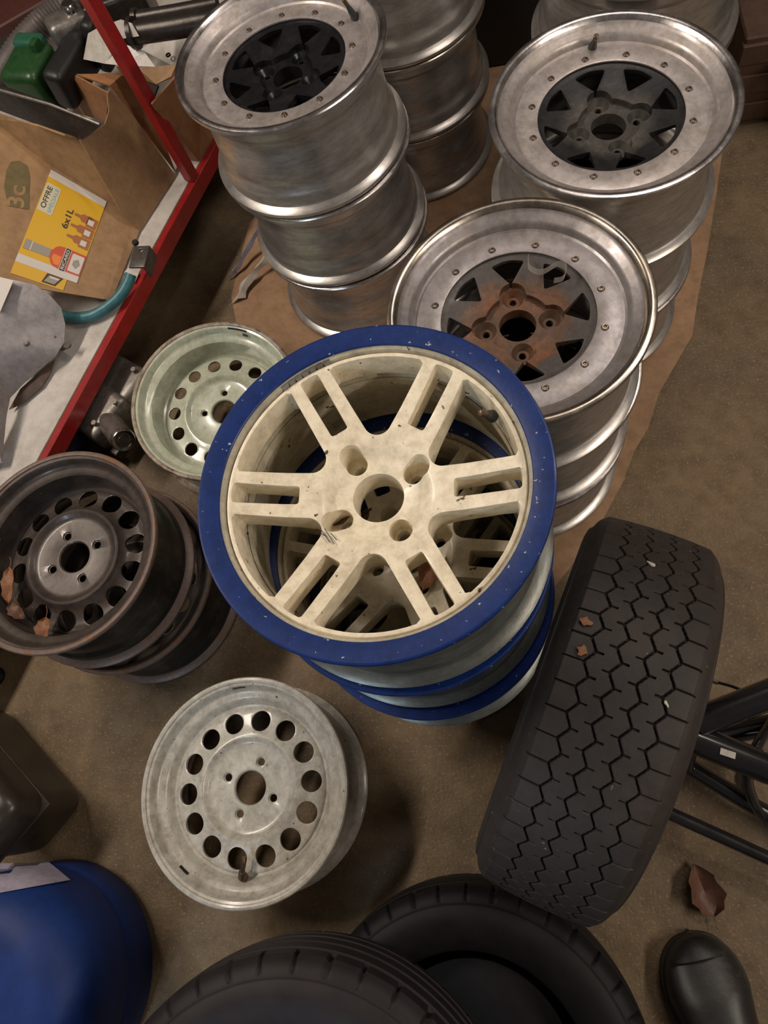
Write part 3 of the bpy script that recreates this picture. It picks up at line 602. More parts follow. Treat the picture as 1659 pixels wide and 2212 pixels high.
C = catmull([px(1140, 555, .566), px(1143, 580, .572), px(1170, 590, .575), px(1205, 572, .580), px(1222, 580, .578), px(1215, 603, .572), px(1196, 608, .566)], 6); V = []
for p in C: V += [p + Vector((0, 0, -.004)), p + Vector((.001, .002, .006))]
o = finish('plastic_film', sheet(V, .0004, [(2 * i, 2 * i + 1, 2 * i + 3, 2 * i + 2) for i in range(len(C) - 1)]), M['film']); tag(o, 'thin clear plastic loop lying on the rusty-centred rim', 'plastic film')

# ------------------------------------------------------------------ red shelf with its white board, on the left
ZS = .20
e0 = px(60, 1065, ZS); e1 = px(520, 215, ZS); ed = (e1 - e0).normalized(); nn = Vector((ed.y, -ed.x, 0))       # nn points away from the shelf, to the aisle
rack = thing('shelf_rack', 'low red-edged steel shelf with white board and upright red post', 'shelf', (e0.x, e0.y, 0))
rack.location = (0, 0, 0)
def slab(a_, b_, off0, off1, z0, z1):
    p = [a_ + nn * off0, b_ + nn * off0, b_ + nn * off1, a_ + nn * off1]
    V = [Vector((q.x, q.y, z0)) for q in p] + [Vector((q.x, q.y, z1)) for q in p]
    bm = bmesh.new(); vs = [bm.verts.new(v) for v in V]
    for fc in ((3, 2, 1, 0), (4, 5, 6, 7), (0, 1, 5, 4), (1, 2, 6, 5), (2, 3, 7, 6), (3, 0, 4, 7)): bm.faces.new([vs[i] for i in fc])
    bmesh.ops.bevel(bm, geom=list(bm.edges), offset=.0012, segments=1, affect='EDGES'); return from_bm(bm)
e2 = e1 + ed * .9; em = e0 - ed * .5
finish('shelf_board', slab(em, e2, -1.3, -.022, ZS - .015, ZS), M['shelf'], rack, 0)
finish('chipped_edge', slab(em, e2, -.0215, -.017, ZS - .012, ZS + .0012), M['plywood'], rack, 0)
rl = finish('front_rail', slab(em, e2, -.0165, 0.0, ZS - .045, ZS + .002), M['red'], rack, 0)
pp = px(412, 385, ZS); dpt = (pp - e0).dot(ed); pp = e0 + ed * dpt
prof_L = join_me([slab(pp - ed * .014, pp + ed * .014, -.0045, -.0015, ZS + .003, ZS + 1.15), slab(pp - ed * .014, pp - ed * .011, -.030, -.005, ZS + .003, ZS + 1.15)])
finish('post', prof_L, M['red'], rack, 0)
for k, dd in enumerate((-.0, .9, -.9)): finish('foot', slab(pp + ed * (dd - .02), pp + ed * (dd + .02), -.34, -.30, .0, ZS - .016), M['blk'], rack, 0)
for k, dd in enumerate((-.0, .9, -.9)): finish('foot', slab(pp + ed * (dd - .02), pp + ed * (dd + .02), -1.25, -1.21, .0, ZS - .016), M['blk'], rack, 0)

# ------------------------------------------------------------------ cardboard boxes on the shelf
zb = ZS + .003
A = px(378, 380, zb); E = px(301, 500, zb); Fp = px(241, 650, zb)
H = px(92, 348, .365); Bp = px(236, 193, .43)
def onprint(u, v): return ray_plane(u, v, E, Fp, H)
K = onprint(257, 452)
G = onprint(121, 631); G2 = onprint(-60, 600); H2 = onprint(-60, 225); C0 = ray_plane(170, 302, A, E, Bp); K2 = ray_plane(232, 455, A, E, Bp)
D0 = px(0, 258, .46); D1 = px(-60, 245, .46)
boxt = thing('cardboard_box', 'brown cardboard box with yellow drinks print, open and torn, on the white shelf', 'box', (A.x, A.y, ZS)); boxt.location = (0, 0, 0)
def panel(name, pts, m, parent, th=.004):
    return finish(name, sheet(pts, th), M[m], parent, 0)
panel('front_panel', [Fp, G, G2, H2, H, K, E], 'card', boxt)
rim_tear = [C0, ray_plane(183, 300, A, E, Bp), ray_plane(205, 283, A, E, Bp), ray_plane(225, 268, A, E, Bp), ray_plane(234, 240, A, E, Bp), ray_plane(230, 205, A, E, Bp), Bp]
panel('side_panel', [A, E, ray_plane(257, 452, A, E, Bp)] + rim_tear + [ray_plane(285, 250, A, E, Bp)], 'card', boxt)
panel('torn_flap', [H2, H, K, C0, px(140, 294, .45), px(80, 272, .455), px(40, 262, .46), D0, D1], 'card', boxt)
bk = [px(160, 160, .44), px(200, 165, .45), px(236, 193, .44), A + Vector((-.004, .02, .0)), px(345, 290, .25)]
panel('back_panel', [Bp + Vector((0, .012, 0)), A + Vector((.0, .016, 0)), px(352, 300, .27), px(268, 158, .42), px(165, 160, .45)], 'card2', boxt)
panel('inner_wall', [px(165, 162, .445), px(236, 200, .425), px(232, 262, .34), px(160, 240, .30)], 'card2', boxt)
# print, mapped into the plane of the front panel
P00, P10, P11, P01 = onprint(166, 612), onprint(230, 438), onprint(110, 369), onprint(33, 564)
pn = (P10 - P00).cross(P01 - P00).normalized()
if pn.dot(Vector((0, 0, 1))) < 0: pn = -pn
def uv(u, v, lift): return P00 * (1 - u) * (1 - v) + P10 * u * (1 - v) + P11 * u * v + P01 * (1 - u) * v + pn * lift
def print_poly(poly, m, lift, name='print_patch'):
    return finish(name, sheet([uv(x, y, lift) for x, y in poly], .0003), M[m], boxt, 0)
def rect(x0, y0, x1, y1): return [(x0, y0), (x1, y0), (x1, y1), (x0, y1)]
L0 = .0050
print_poly(rect(-.135, 0.16, 1, 1), 'yellow', L0, 'yellow_print'); print_poly(rect(0.0, 0.0, 1, .16), 'yellow', L0, 'yellow_print')
print_poly(rect(.925, 0, 1.0, 1), 'pwhite', L0 + .0005, 'white_stripe'); print_poly(rect(-.01, 0, .075, 1), 'pwhite', L0 + .0005, 'white_stripe')
print_poly(round_poly(rect(.56, .735, .865, .985), .03), 'pcream', L0 + .0006, 'offer_tag')
print_poly([(-.12, .30), (-.015, .22), (-.015, .48), (-.12, .52)], 'pblack', L0 + .0006, 'icon'); print_poly([(-.105, .32), (-.03, .26), (-.03, .44), (-.105, .49)], 'pgrey', L0 + .0009, 'icon'); print_poly([(-.055, .28), (-.035, .27), (-.035, .42), (-.055, .43)], 'pwhite', L0 + .0012, 'icon')
def text(s, x, y, h, wd, m, lift, name='lettering', mapf=None, parent=None, bold=.0):
    cu = bpy.data.curves.new('t', 'FONT'); cu.body = s; cu.size = 1; cu.offset = bold; o = bpy.data.objects.new('t', cu); COL.objects.link(o)
    dg = bpy.context.evaluated_depsgraph_get(); dg.update(); me = bpy.data.meshes.new_from_object(o.evaluated_get(dg)); bpy.data.objects.remove(o)
    co = [v.co.copy() for v in me.vertices]; x0 = min(c.x for c in co); x1 = max(c.x for c in co); y0 = min(c.y for c in co); y1 = max(c.y for c in co)
    mf = mapf or (lambda a_, b_: uv(a_, b_, lift))
    for v, c in zip(me.vertices, co): v.co = mf(x + (c.x - x0) / (x1 - x0) * wd, y + (c.y - y0) / (y1 - y0) * h)
    me.materials.clear(); return finish(name, me, M[m], parent or boxt, 0)
text('OFFRE', .600, .868, .085, .235, 'pblack', L0 + .0013, bold=.01); text('SPÉCIALE', .580, .765, .075, .265, 'pblue', L0 + .0013, bold=.01)
text('6x1L', .50, .440, .105, .225, 'pblack', L0 + .0010, bold=.02)
for k in range(3):
    for j in range(2):
        u0 = .375 + k * .125 + j * .012
        if j == 1: print_poly([(u0 + .01, .10), (u0 + .10, .10), (u0 + .10, .27), (u0 + .075, .31), (u0 + .072, .41), (u0 + .045, .41), (u0 + .042, .31), (u0 + .015, .27)], 'pbrown', L0 + .0009, 'small_bottle')
        else: print_poly(rect(u0, .02, u0 + .118, .19), 'pbrown', L0 + .0007 + .0001 * k, 'small_bottle')
    print_poly(rect(.40 + k * .125, .07, .46 + k * .125, .17), 'pwhite', L0 + .0013, 'small_label')
body = [(.065, .0), (.065, .36), (.075, .45), (.105, .50), (.145, .535), (.145, .56), (.235, .56), (.235, .535), (.275, .50), (.30, .45), (.31, .36), (.31, .0)]
print_poly(body, 'pred', L0 + .0009, 'bottle_print'); print_poly([(.10, .36), (.10, .44), (.15, .50), (.20, .50), (.20, .36)], 'porange', L0 + .0012, 'bottle_glow')
print_poly(rect(.145, .55, .235, .93), 'pgrey', L0 + .0012, 'bottle_neck'); print_poly(rect(.14, .86, .24, .965), 'pgrey', L0 + .0014, 'bottle_cap'); print_poly(rect(.14, .845, .24, .86), 'pwhite', L0 + .0016, 'bottle_ring')
print_poly(rect(.055, .245, .315, .345), 'pwhite', L0 + .0012, 'name_band'); print_poly(rect(.06, .255, .31, .335), 'pblack', L0 + .0015, 'name_band')
text('RICARD', .075, .270, .052, .22, 'pwhite', L0 + .0019, bold=.02)
print_poly(round_poly(rect(.085, .015, .285, .215), .02), 'pwhite', L0 + .0012, 'bottle_label'); print_poly([(.13, .10), (.185, .05), (.24, .10), (.21, .17), (.16, .17)], 'pgrey', L0 + .0015, 'emblem')
# dull green stamp and its figures on the left of the box
def stamp(a_, b_): return onprint(12 + a_ * 1.0, 452 - b_ * 1.0) + pn * .0016
gp = [(62, 425 - 0), (64, 385), (58, 360), (42, 350), (24, 352), (14, 370), (9, 405), (14, 430), (22, 448), (62, 455)]
finish('green_stamp', sheet([onprint(u, v) + pn * .0052 for u, v in gp], .0003), M['pgreen'], boxt, 0)
text('3c', 0, 0, 1, 1, 'card', 0, mapf=lambda a_, b_: onprint(14 + 38 * (1 - b_) + 4 * a_, 447 - 47 * a_ + 6 * (1 - b_)) + pn * .0060, bold=.02)
# second, orange-brown box behind the post
b2 = thing('cardboard_box', 'orange-brown cardboard box behind the red post, beside the left rim stack', 'box')
q0 = px(396, 352, zb); q1 = px(474, 265, zb)
panel('side_panel', [px(388, 340, zb), px(428, 345, zb), px(476, 268, zb), px(430, 200, .30), px(383, 140, .44), px(372, 170, .44), px(326, 222, .44)], 'card2', b2)
panel('flap', [px(265, 160, .43), px(252, 140, .46), px(300, 146, .46), px(383, 140, .45), px(372, 168, .44), px(340, 182, .43), px(298, 165, .43)], 'card', b2)
panel('inner_wall', [px(298, 165, .43), px(342, 184, .43), px(326, 222, .42), px(310, 210, .36)], 'blk', b2)  # black panel stands in for the shade inside the box opening
panel('side_panel', [px(383, 142, .438), px(432, 200, .30), px(470, 240, zb), px(440, 170, zb + .01), px(392, 120, .40)], 'card2', b2)

# ------------------------------------------------------------------ things in and around the boxes
pl = finish('metal_channel', sheet([px(-30, 172, .50), px(110, 222, .49), px(218, 270, .47), px(180, 300, .43), px(90, 270, .42), px(-30, 225, .43)], .004), M['dkmetal'], smooth=0); tag(pl, 'dark metal channel with bright edge sticking out of the printed box', 'metal channel')
finish('bright_edge', tube_me([px(-30, 186, .504), px(110, 226, .494), px(216, 269, .474)], .0035, 8), M['castalu'], pl)
# green can
gc = thing('plastic_can', 'small green plastic can with paler green cap, in the open box', 'can', px(86, 176, .40))
gc.rotation_euler = (0, 0, math.radians(-15))
finish('body', join_me([box_me(.108, .125, .13, .025, 4)]), M['gcan'], gc, 50); finish('cap', box_me(.080, .040, .035, .012, 3, off=(-.005, .052, .060)), M['gcap'], gc, 50); finish('nozzle', box_me(.02, .03, .03, .006, 2, off=(.030, .030, .07)), M['gcan'], gc)
# black power tool
tb = thing('power_tool', 'black power tool standing behind the green can in the box', 'tool', px(158, 150, .42)); tb.rotation_euler = (0, .15, math.radians(-20))
finish('body', box_me(.055, .16, .10, .02, 4), M['blk'], tb, 50); finish('handle', box_me(.035, .05, .13, .014, 3, off=(.045, .075, .02)), M['blk'], tb, 50); finish('switch', box_me(.014, .02, .02, .004, 2, off=(.062, .055, .06)), M['dkmetal'], tb)
# ribbed hose
hp = catmull([px(-40, 235, .36), px(5, 160, .40), px(50, 95, .42), px(98, 45, .43), px(150, 10, .43), px(235, -35, .42)], 16)
hs = finish('ribbed_hose', tube_me(hp, .030, 16, radf=lambda i: 1.0 + .10 * (i % 2)), M['hose'], smooth=60); tag(hs, 'thick grey ribbed hose arching at the top left corner', 'hose')
o = finish('painted_board', box_me(.30, .24, .03, .004, 1), M['redbrown'], smooth=0); o.location = px(-12, 15, .34); o.rotation_euler = (0, 0, .5); tag(o, 'dull red-brown board in the top left corner behind the ribbed hose', 'board')
# white sheets
def curved(name, pts, m, label, cat, th=.0012, parent=None):
    o = finish(name, sheet([px(*p) for p in pts], th), M[m], parent, 0)
    if label: tag(o, label, cat)
    return o
pb_ = thing('plastic_offcut', 'curled white plastic offcut behind the red post, above the boxes', 'plastic piece')
C = [(180, 128, .46), (190, 72, .48), (215, 58, .52), (262, 42, .53), (285, 50, .53), (301, 78, .51), (262, 84, .50), (250, 88, .49), (312, 112, .47), (336, 145, .455), (262, 142, .46), (228, 138, .46)]
Pc = [px(*p) for p in C]
finish('sheet', sheet([Pc[0], Pc[1], Pc[2], Pc[6], Pc[11]], .0015), M['whitepaper'], pb_, 0); finish('sheet', sheet([Pc[2], Pc[3], Pc[4], Pc[5], Pc[6]], .0015), M['whitepaper'], pb_, 0); finish('sheet', sheet([Pc[7], Pc[8], Pc[9], Pc[10], Pc[11]], .0015), M['shelf'], pb_, 0)
wp = curved('white_board', [(308, 108, .38), (345, 82, .40), (400, 70, .40), (440, 90, .38), (400, 160, .36), (375, 145, .37)], 'shelf', 'white painted board with a small hole, left of the left rim stack', 'board', .006)
finish('hole_ring', lathe_me([(.0035, .0), (.0065, .0), (.0065, .003), (.0035, .003)], 16), M['dkmetal'], wp).location = px(364, 120, .394)
# pipes at the top
for i, (lb, pts, r_) in enumerate((('dark steel pipe lying across the top left, the nearer and thicker one', [(285, 72, .50), (380, 58, .50), (470, 42, .50)], .024), ('dark steel pipe lying across the top left, the farther one', [(290, 40, .50), (380, 25, .50), (470, 8, .50)], .015))):
    o = finish('steel_pipe', tube_me([px(*p) for p in pts], r_, 18), M['dkmetal'], smooth=50); tag(o, lb, 'pipe')
    finish('pipe_flange', tube_me([px(*pts[0]), px(pts[0][0] + 9, pts[0][1] - 1, pts[0][2])], r_ * 1.35, 18), M['dkmetal'], o)
o = finish('machine_block', box_me(.16, .12, .12, .012, 3), M['dkmetal']); o.location = px(262, 20, .42); o.rotation_euler = (0, 0, .2); tag(o, 'dark oily machine block behind the red post at the top edge', 'machine part'); 
finish('bolt_head', lathe_me([(0, .008), (.010, .008), (.012, 0), (.012, -.004), (0, -.004)], 6, False), M['castalu'], o, 0).location = (-.03, -.02, .064)
o = finish('metal_casting', box_me(.10, .07, .06, .02, 4), M['castalu'], smooth=50); o.location = px(150, 58, .46); o.rotation_euler = (0, .1, .5); tag(o, 'bright grey metal casting between the hose and the green can', 'machine part')
finish('boss', lathe_me([(0, .014), (.014, .014), (.018, .008), (.018, -.01), (0, -.01)], 20, False), M['chrome'], o).location = (.02, 0, .035)
# grey sheet-metal guard, hinge, teal hose, bracket and paper on the shelf
gd = [(-40, 590, .36), (30, 605, .36), (75, 615, .34), (110, 640, .31), (132, 665, .28), (141, 700, .255), (138, 740, .24), (120, 770, .235), (85, 800, .23), (50, 830, .228), (22, 860, .226), (14, 900, .226), (4, 1000, .224), (-40, 1010, .225)]
Vg = [px(*p) for p in gd]; cg = px(-40, 760, .33); n_ = len(Vg); V = Vg + [cg] + [v * .5 + cg * .5 for v in Vg]
for i in range(n_): V[n_ + 1 + i].z += .012
Fc = []
for i in range(n_ - 1): Fc += [(i, i + 1, n_ + 2 + i, n_ + 1 + i), (n_ + 1 + i, n_ + 2 + i, n_)]
gu = finish('sheet_metal_guard', sheet(V, .002, Fc), M['greyalu'], smooth=60); tag(gu, 'crumpled grey sheet-metal guard on the white shelf, below the printed box', 'sheet metal')
for (u, v, z) in ((117, 727, .256), (58, 742, .296)): finish('rivet', lathe_me([(0, .003), (.004, .003), (.006, 0), (.006, -.004), (0, -.004)], 14, False), M['castalu'], gu).location = px(u, v, z)
tag(curved('leather_flap', [(20, 885, .212), (45, 840, .216), (85, 805, .218), (120, 775, .218), (112, 800, .209), (92, 835, .208), (50, 872, .207)], 'wood', None, None, .002), 'dark brown leathery flap poking from under the grey guard', 'flap')
o = finish('hinge_pin', tube_me([px(133, 752, .215), px(146, 746, .235)], .007, 12), M['bracket']); tag(o, 'small grey hinge pin beside the grey sheet-metal guard', 'hinge pin'); finish('pin_head', lathe_me([(0, .003), (.009, .003), (.009, -.002), (0, -.002)], 14, False), M['bracket'], o).location = px(146, 746, .236)
tag(curved('paper_sheet', [(-30, 590, .378), (29, 606, .372), (0, 674, .368), (-30, 660, .370)], 'pwhite', None, None, .0006), 'white paper scrap at the left edge on the grey guard', 'paper')
tp_ = catmull([px(283, 592, .245), px(276, 612, .236), px(258, 640, .226), px(225, 668, .220), px(190, 684, .219), px(140, 684, .219), px(110, 668, .222)], 8)
o = finish('teal_hose', tube_me(tp_, .0135, 14), M['teal'], smooth=60); tag(o, 'short teal rubber hose curving from under the printed box over the shelf edge', 'hose')
br = thing('angle_bracket', 'grey metal bracket with bolt holes clamped on the red rail beside the box', 'bracket', px(310, 566, .232)); br.rotation_euler = (0, 0, math.atan2(ed.y, ed.x) + .25)
finish('plate', boolean(box_me(.062, .042, .006, 0, off=(0, 0, .018)), [mesh([(x + .018, y, z) for z in (.0, .04) for x, y in circ(0, 0, .0045, 14)], [tuple(range(14))[::-1], tuple(range(14, 28))] + [(i, (i + 1) % 14, 14 + (i + 1) % 14, 14 + i) for i in range(14)])], bevel=.001), M['bracket'], br, 30)
finish('side_plate', box_me(.062, .006, .036, .001, 1, off=(0, -.018, 0)), M['bracket'], br, 30); finish('bolt', lathe_me([(0, .006), (.008, .006), (.008, 0), (.008, -.002), (0, -.002)], 6, False), M['blk'], br, 0).location = (.04, .02, .02)
tag(curved('paper_tag', [(268, 588, .208), (275, 580, .208), (300, 590, .208), (290, 612, .208)], 'pwhite', None, None, .0006), 'scrap of white paper under the end of the teal hose', 'paper')

# ------------------------------------------------------------------ gearbox lump under the shelf edge
gb = thing('gearbox', 'dirty cast aluminium gearbox half under the red-edged shelf, left of the pale green wheel', 'machine part', px(235, 870, 0))
def part_box(name, u, v, z, sx, sy, sz, rz, m, bev=.012):
    o = finish(name, box_me(sx, sy, sz, bev, 3), M[m], None, 50); o.parent = gb; o.location = px(u, v, z) - gb.location; o.rotation_euler = (0, 0, rz); return o
part_box('casing', 232, 905, .07, .13, .12, .13, .95, 'castalu', .02); part_box('casing', 275, 840, .06, .12, .13, .11, 1.0, 'castalu', .022); part_box('cover', 215, 830, .05, .10, .16, .09, .95, 'dkmetal', .015)
part_box('flange_plate', 190, 930, .05, .04, .26, .03, 1.0, 'dkmetal', .006)
o = finish('bearing_boss', tube_me([px(232, 905, .10) - gb.location, px(266, 950, .15) - gb.location], .029, 28), M['castalu'], gb, 50)
ax = (px(266, 950, .15) - px(232, 905, .10)).normalized(); qd = Vector((0, 0, 1)).rotation_difference(ax)
pl_ = finish('end_plug', lathe_me([(0, .004), (.012, .004), (.014, .001), (.018, .001), (.020, .005), (.026, .006), (.029, .002), (.029, -.004), (0, -.004)], 32, False), M['chrome'], gb); pl_.rotation_mode = 'QUATERNION'; pl_.rotation_quaternion = qd; pl_.location = px(266, 950, .15) - gb.location
for k, (u, v, z) in enumerate(((205, 915, .14), (250, 870, .14), (225, 845, .12), (290, 800, .12))):
    o = finish('bolt', lathe_me([(0, .007), (.007, .007), (.007, 0), (0, 0)], 6, False), M['castalu'], gb, 0); o.location = px(u, v, z) - gb.location
o = finish('metal_lever', tube_me([px(128, 948, .024), px(172, 992, .024), px(228, 1034, .024), px(305, 1105, .024)], .020, 14, radf=lambda i: (1, 1.2, 1, .8)[i]), M['castalu']); tag(o, 'long grey metal arm on the floor between the gearbox and the rusty wheel', 'machine part')
finish('end_cap', tube_me([px(320, 1085, .03), px(327, 1093, .03)], .018, 14), M['dkmetal'], o)
o = finish('plastic_cover', box_me(.10, .12, .08, .02, 4), mat('navy_plastic', (.006, .008, .03), .4), smooth=50); o.location = px(118, 948, .092) ; o.rotation_euler = (0, 0, .95); tag(o, 'navy blue plastic cover under the near corner of the shelf', 'cover')

# ------------------------------------------------------------------ blue drum and black canister at the lower left
dr = thing('plastic_drum', 'blue plastic drum with paper label on its top, bottom left corner', 'drum')
cD = px(80, 2110, .45); dr.location = (-.955, -.395, 0); RD = .205
pf = [(0, 0), (RD * .9, 0), (RD, .02), (RD * 1.0, .10), (RD * .985, .108), (RD * 1.0, .116), (RD, .18)] + [(RD - .09 * (1 - math.cos(a)), .20 + .09 * math.sin(a)) for a in np.linspace(0, PI / 2, 12)] + [(0.04, .292), (0, .292)]
finish('body', lathe_me(pf, 72, False), M['bluedrum'], dr, 60)
finish('bung', lathe_me([(0, .312), (.022, .312), (.026, .307), (.026, .290), (0, .290)], 24, False), M['bluedrum'], dr).location = (-.05, -.06, 0)
lab = [(-30, 1860), (60, 1856), (110, 1868), (152, 1904), (70, 1912), (20, 1924), (-30, 1935)]
# label laid on the drum's surface
def on_drum(u, v, lift=.0008):
    best = None
    for k in range(420):
        z = .335 - k * .0008; p = px(u, v, z); rr = math.hypot(p.x - dr.location.x, p.y - dr.location.y)
        zs = .292 if rr <= RD - .09 else (.20 + .09 * math.sqrt(max(0, 1 - ((rr - (RD - .09)) / .09) ** 2)) if rr < RD else 0.0)
        if best is None or abs(z - zs) < best[0]: best = (abs(z - zs), p)
        if zs >= z: best = (0, p); break
    p = best[1]; nv_ = Vector((p.x - dr.location.x, p.y - dr.location.y, max(.02, p.z - .20))).normalized(); return p + nv_ * lift
Vl = []; nu, nv = 10, 6; t0, t1, t2, t3 = (-30, 1868), (105, 1866), (150, 1904), (-30, 1950)
for i in range(nu):
    for j in range(nv):
        s = i / (nu - 1); t = j / (nv - 1)
        u = (t0[0] * (1 - s) + t1[0] * s) * (1 - t) + (t3[0] * (1 - s) + t2[0] * s) * t; v = (t0[1] * (1 - s) + t1[1] * s) * (1 - t) + (1938 * (1 - s) + t2[1] * s) * t
        Vl.append(on_drum(u, v, .0035) - dr.location)
finish('paper_label', sheet(Vl, .0005, [(i * nv + j, (i + 1) * nv + j, (i + 1) * nv + j + 1, i * nv + j + 1) for i in range(nu - 1) for j in range(nv - 1)]), M['paper'], dr)
cn = thing('plastic_canister', 'black rounded plastic canister at the left edge, above the blue drum', 'canister')
k0 = px(176, 1738, .16)
cn.location = (-1.112, -.030, 0); cn.rotation_euler = (0, 0, math.radians(-40))
finish('body', box_me(.32, .15, .24, .045, 6, off=(0, 0, .12)), M['blk_brown'], cn, 60); finish('seam', box_me(.324, .154, .006, .002, 1, off=(0, 0, .150)), M['blk_brown'], cn, 60)
finish('carry_handle', tube_me(catmull([(-.07, 0, .238), (-.06, 0, .27), (0, 0, .28), (.06, 0, .27), (.07, 0, .238)], 5), .012, 12), M['blk'], cn, 60)
o = finish('rubber_ring', lathe_me([(.014 + .009 * math.cos(a), .009 + .009 * math.sin(a)) for a in np.linspace(0, 2 * PI, 12, endpoint=False)], 28), M['rubber_blk']); o.location = px(-4, 1462, 0); tag(o, 'small black rubber ring on the floor at the left edge', 'rubber ring')

# ------------------------------------------------------------------ black tubular frame on the right
fr = thing('tubular_frame', 'glossy black welded tube frame lying on the floor right of the standing tyre', 'frame')
def tb_(name, pts, r_, m='tubeblk'): return finish(name, tube_me(catmull([px(*p) for p in pts], 6), r_, 20), M[m], fr, 60)
tb_('tube', [(1502, 1562, .17), (1580, 1532, .18), (1760, 1462, .20)], .0255); tb_('tube', [(1535, 1590, .10), (1600, 1578, .10), (1760, 1550, .10)], .0195)
t2_ = tb_('tube', [(1490, 1592, .16), (1580, 1628, .16), (1760, 1700, .16)], .0265); tb_('tube', [(1482, 1652, .07), (1560, 1700, .065), (1640, 1748, .06), (1760, 1815, .05)], .0155)
tb_('tube', [(1440, 1754, .09), (1560, 1808, .085), (1760, 1900, .08)], .0118); tb_('brace', [(1612, 1655, .145), (1615, 1700, .11), (1632, 1742, .08), (1656, 1775, .055)], .0085); tb_('brace', [(1628, 1628, .16), (1642, 1600, .15), (1668, 1560, .12)], .009)
tb_('gusset', [(1500, 1562, .165), (1494, 1600, .14), (1486, 1655, .08)], .012)
glint_pts = [px(1557, 1615, .1882), px(1590, 1626, .1882), px(1588, 1640, .1868), px(1555, 1629, .1868)]
o = finish('sticker', sheet(glint_pts, .0004), M['whitepaper'], t2_, 0); o['label'] = 'white lamp highlight painted on the tube'  # lamp highlight on the tube, drawn as a thin white patch
cb_ = finish('brake_cable', tube_me(catmull([px(1546, 1473, .05), px(1585, 1484, .07), px(1619, 1500, .09), px(1700, 1545, .08)], 8), .0028, 10), M['blk']); tag(cb_, 'thin cable with metal end beside the upper frame tube', 'cable')
finish('ferrule', tube_me([px(1530, 1469, .046), px(1538, 1470, .048), px(1540, 1471, .048), px(1552, 1475, .052)], .0058, 14, radf=lambda i: (1, 1, .8, .8)[i]), M['chrome'], cb_)
o = finish('brake_hose', tube_me(catmull([px(1668, 1640, .02), px(1628, 1665, .02), px(1622, 1700, .02), px(1650, 1760, .02), px(1700, 1800, .02)], 8), .006, 10), M['blk']); tag(o, 'thin black hose looping on the floor among the frame tubes', 'hose'); finish('end_fitting', tube_me([px(1700, 1800, .02), px(1712, 1808, .02)], .008, 10), M['dkmetal'], o)

# ------------------------------------------------------------------ boot at the lower right
bt = thing('boot', 'black leather boot toe at the bottom right corner', 'boot')
tip = px(1492, 2024, .045); heel = px(1625, 2400, .05); dv = Vector((heel.x - tip.x, heel.y - tip.y, 0)); Lb = .29; dv.normalize(); sd = Vector((-dv.y, dv.x, 0))
V = []; Fc = []; n = 34; mm = 26
for i in range(n):
    t = (i / (n - 1)) ** 1.9; w_ = .068 * math.sin(PI * min(1, .5 * (t * 3.2) ** .5)) if t < .31 else .068 - .012 * math.sin((t - .31) / .69 * PI); w_ = max(w_, .004)
    if t > .93: w_ *= .8
    hgt = .045 + .035 * min(1, t * 3) if t < .35 else .080 + .05 * (t - .35)
    if t < .12: hgt = .045 + .045 * (t / .12) ** .5 * .6
    for j in range(mm):
        a = 2 * PI * j / mm; cx_ = math.copysign(abs(math.cos(a)) ** .8, math.cos(a)); sz = math.sin(a)
        z = .022 + (hgt - .022) * max(0, sz) ** .9 if sz > 0 else .022 + .004 * sz
        V.append(tip + dv * (t * Lb) + sd * (cx_ * w_) + Vector((0, 0, z - tip.z)))
for i in range(n - 1):
    for j in range(mm): Fc.append((i * mm + j, i * mm + (j + 1) % mm, (i + 1) * mm + (j + 1) % mm, (i + 1) * mm + j))
Fc += [tuple(range(mm))[::-1], tuple((n - 1) * mm + j for j in range(mm))]
finish('upper', mesh(V, Fc), M['leather'], bt, 60)
Vs = []; ol = []
for i in range(n):
    t = (i / (n - 1)) ** 1.9; w_ = (.068 * math.sin(PI * min(1, .5 * (t * 3.2) ** .5)) if t < .31 else .068 - .012 * math.sin((t - .31) / .69 * PI)) + .004
    ol.append((t, w_))
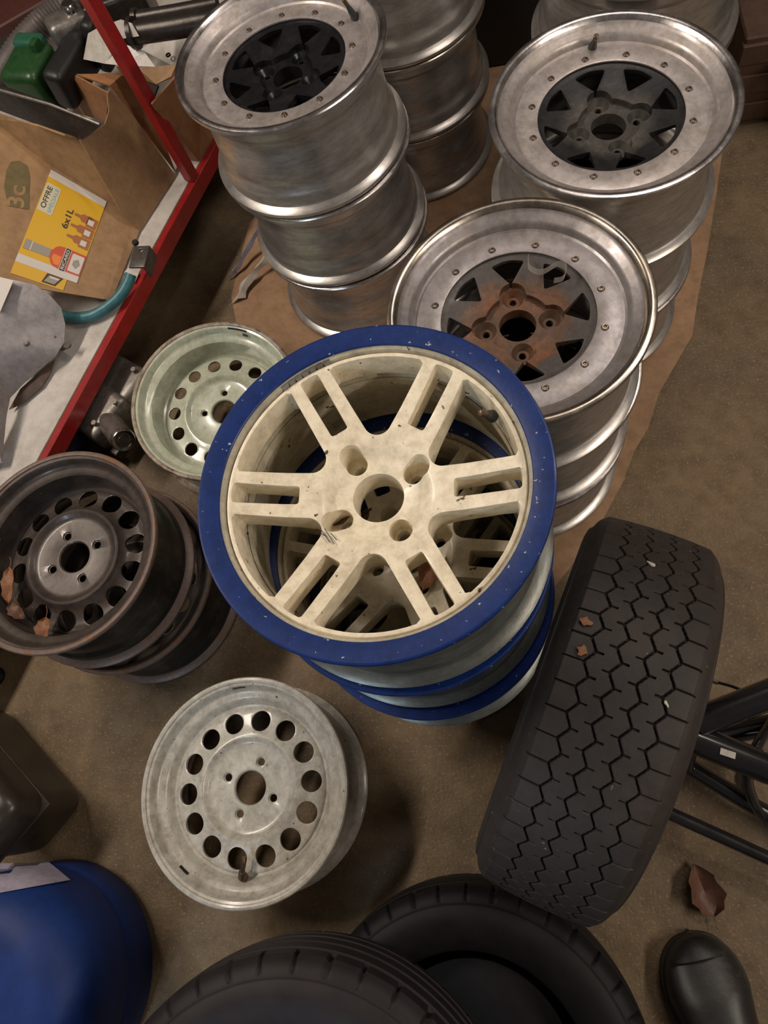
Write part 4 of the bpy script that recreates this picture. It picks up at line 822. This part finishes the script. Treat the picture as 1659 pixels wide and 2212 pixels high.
ring = [tip + dv * (t * Lb - (.004 if t == 0 else 0)) + sd * w_ for t, w_ in ol] + [tip + dv * (t * Lb) - sd * w_ for t, w_ in ol[::-1]]
V = [Vector((p.x, p.y, z)) for z in (.001, .021) for p in ring]; k = len(ring)
finish('sole', mesh(V, [tuple(range(k))[::-1], tuple(range(k, 2 * k))] + [(i, (i + 1) % k, k + (i + 1) % k, k + i) for i in range(k)]), M['blk'], bt, 40)
for q in range(3):
    t = .45 + q * .07; pts = [tip + dv * (t * Lb) + sd * (.026 * math.cos(a)) + Vector((0, 0, .070 + .022 * math.sin(a) + .01 * q - tip.z + .0)) for a in np.linspace(.2, PI - .2, 8)]
    finish('lace', tube_me(pts, .0025, 8), M['blk'], bt)
leg = [tip + dv * (.225) + Vector((0, 0, .07 - tip.z)), tip + dv * .235 + Vector((0, 0, .16 - tip.z)), tip + dv * .25 + Vector((0, 0, .26 - tip.z))]
finish('shaft', tube_me(leg, .052, 22, radf=lambda i: (.95, .95, 1.05)[i]), M['leather'], bt, 60)

# ------------------------------------------------------------------ dim things at the back
o = finish('plastic_crate', box_me(.24, .22, .52, .012, 3), M['blk']); o.location = (.062, 2.00, .262); tag(o, 'black plastic bin standing in the dark between the two back rim stacks', 'bin'); finish('bin_rim', box_me(.26, .24, .02, .006, 2, off=(0, 0, .262)), M['blk'], o)
o = finish('wooden_crate', box_me(.14, .30, .24, .004, 1), M['wood'], smooth=0); o.location = px(1628, 90, .12) + Vector((.0, .02, 0)); tag(o, 'dark brown wooden crate behind the right rim stack at the right edge', 'crate')
for k in range(3): finish('slat', box_me(.146, .02, .05, .002, 1, off=(0, -.148, -.08 + k * .08)), M['wood'], o, 0)
o = finish('storage_bin', box_me(.20, .42, .30, .02, 3), M['dkgreen'], smooth=50); o.location = px(1690, 60, .20) + Vector((.17, 0, -.05)); tag(o, 'dark green storage bin at the top right edge', 'bin'); finish('bin_rim', box_me(.22, .44, .025, .008, 2, off=(0, 0, .150)), M['dkgreen'], o)
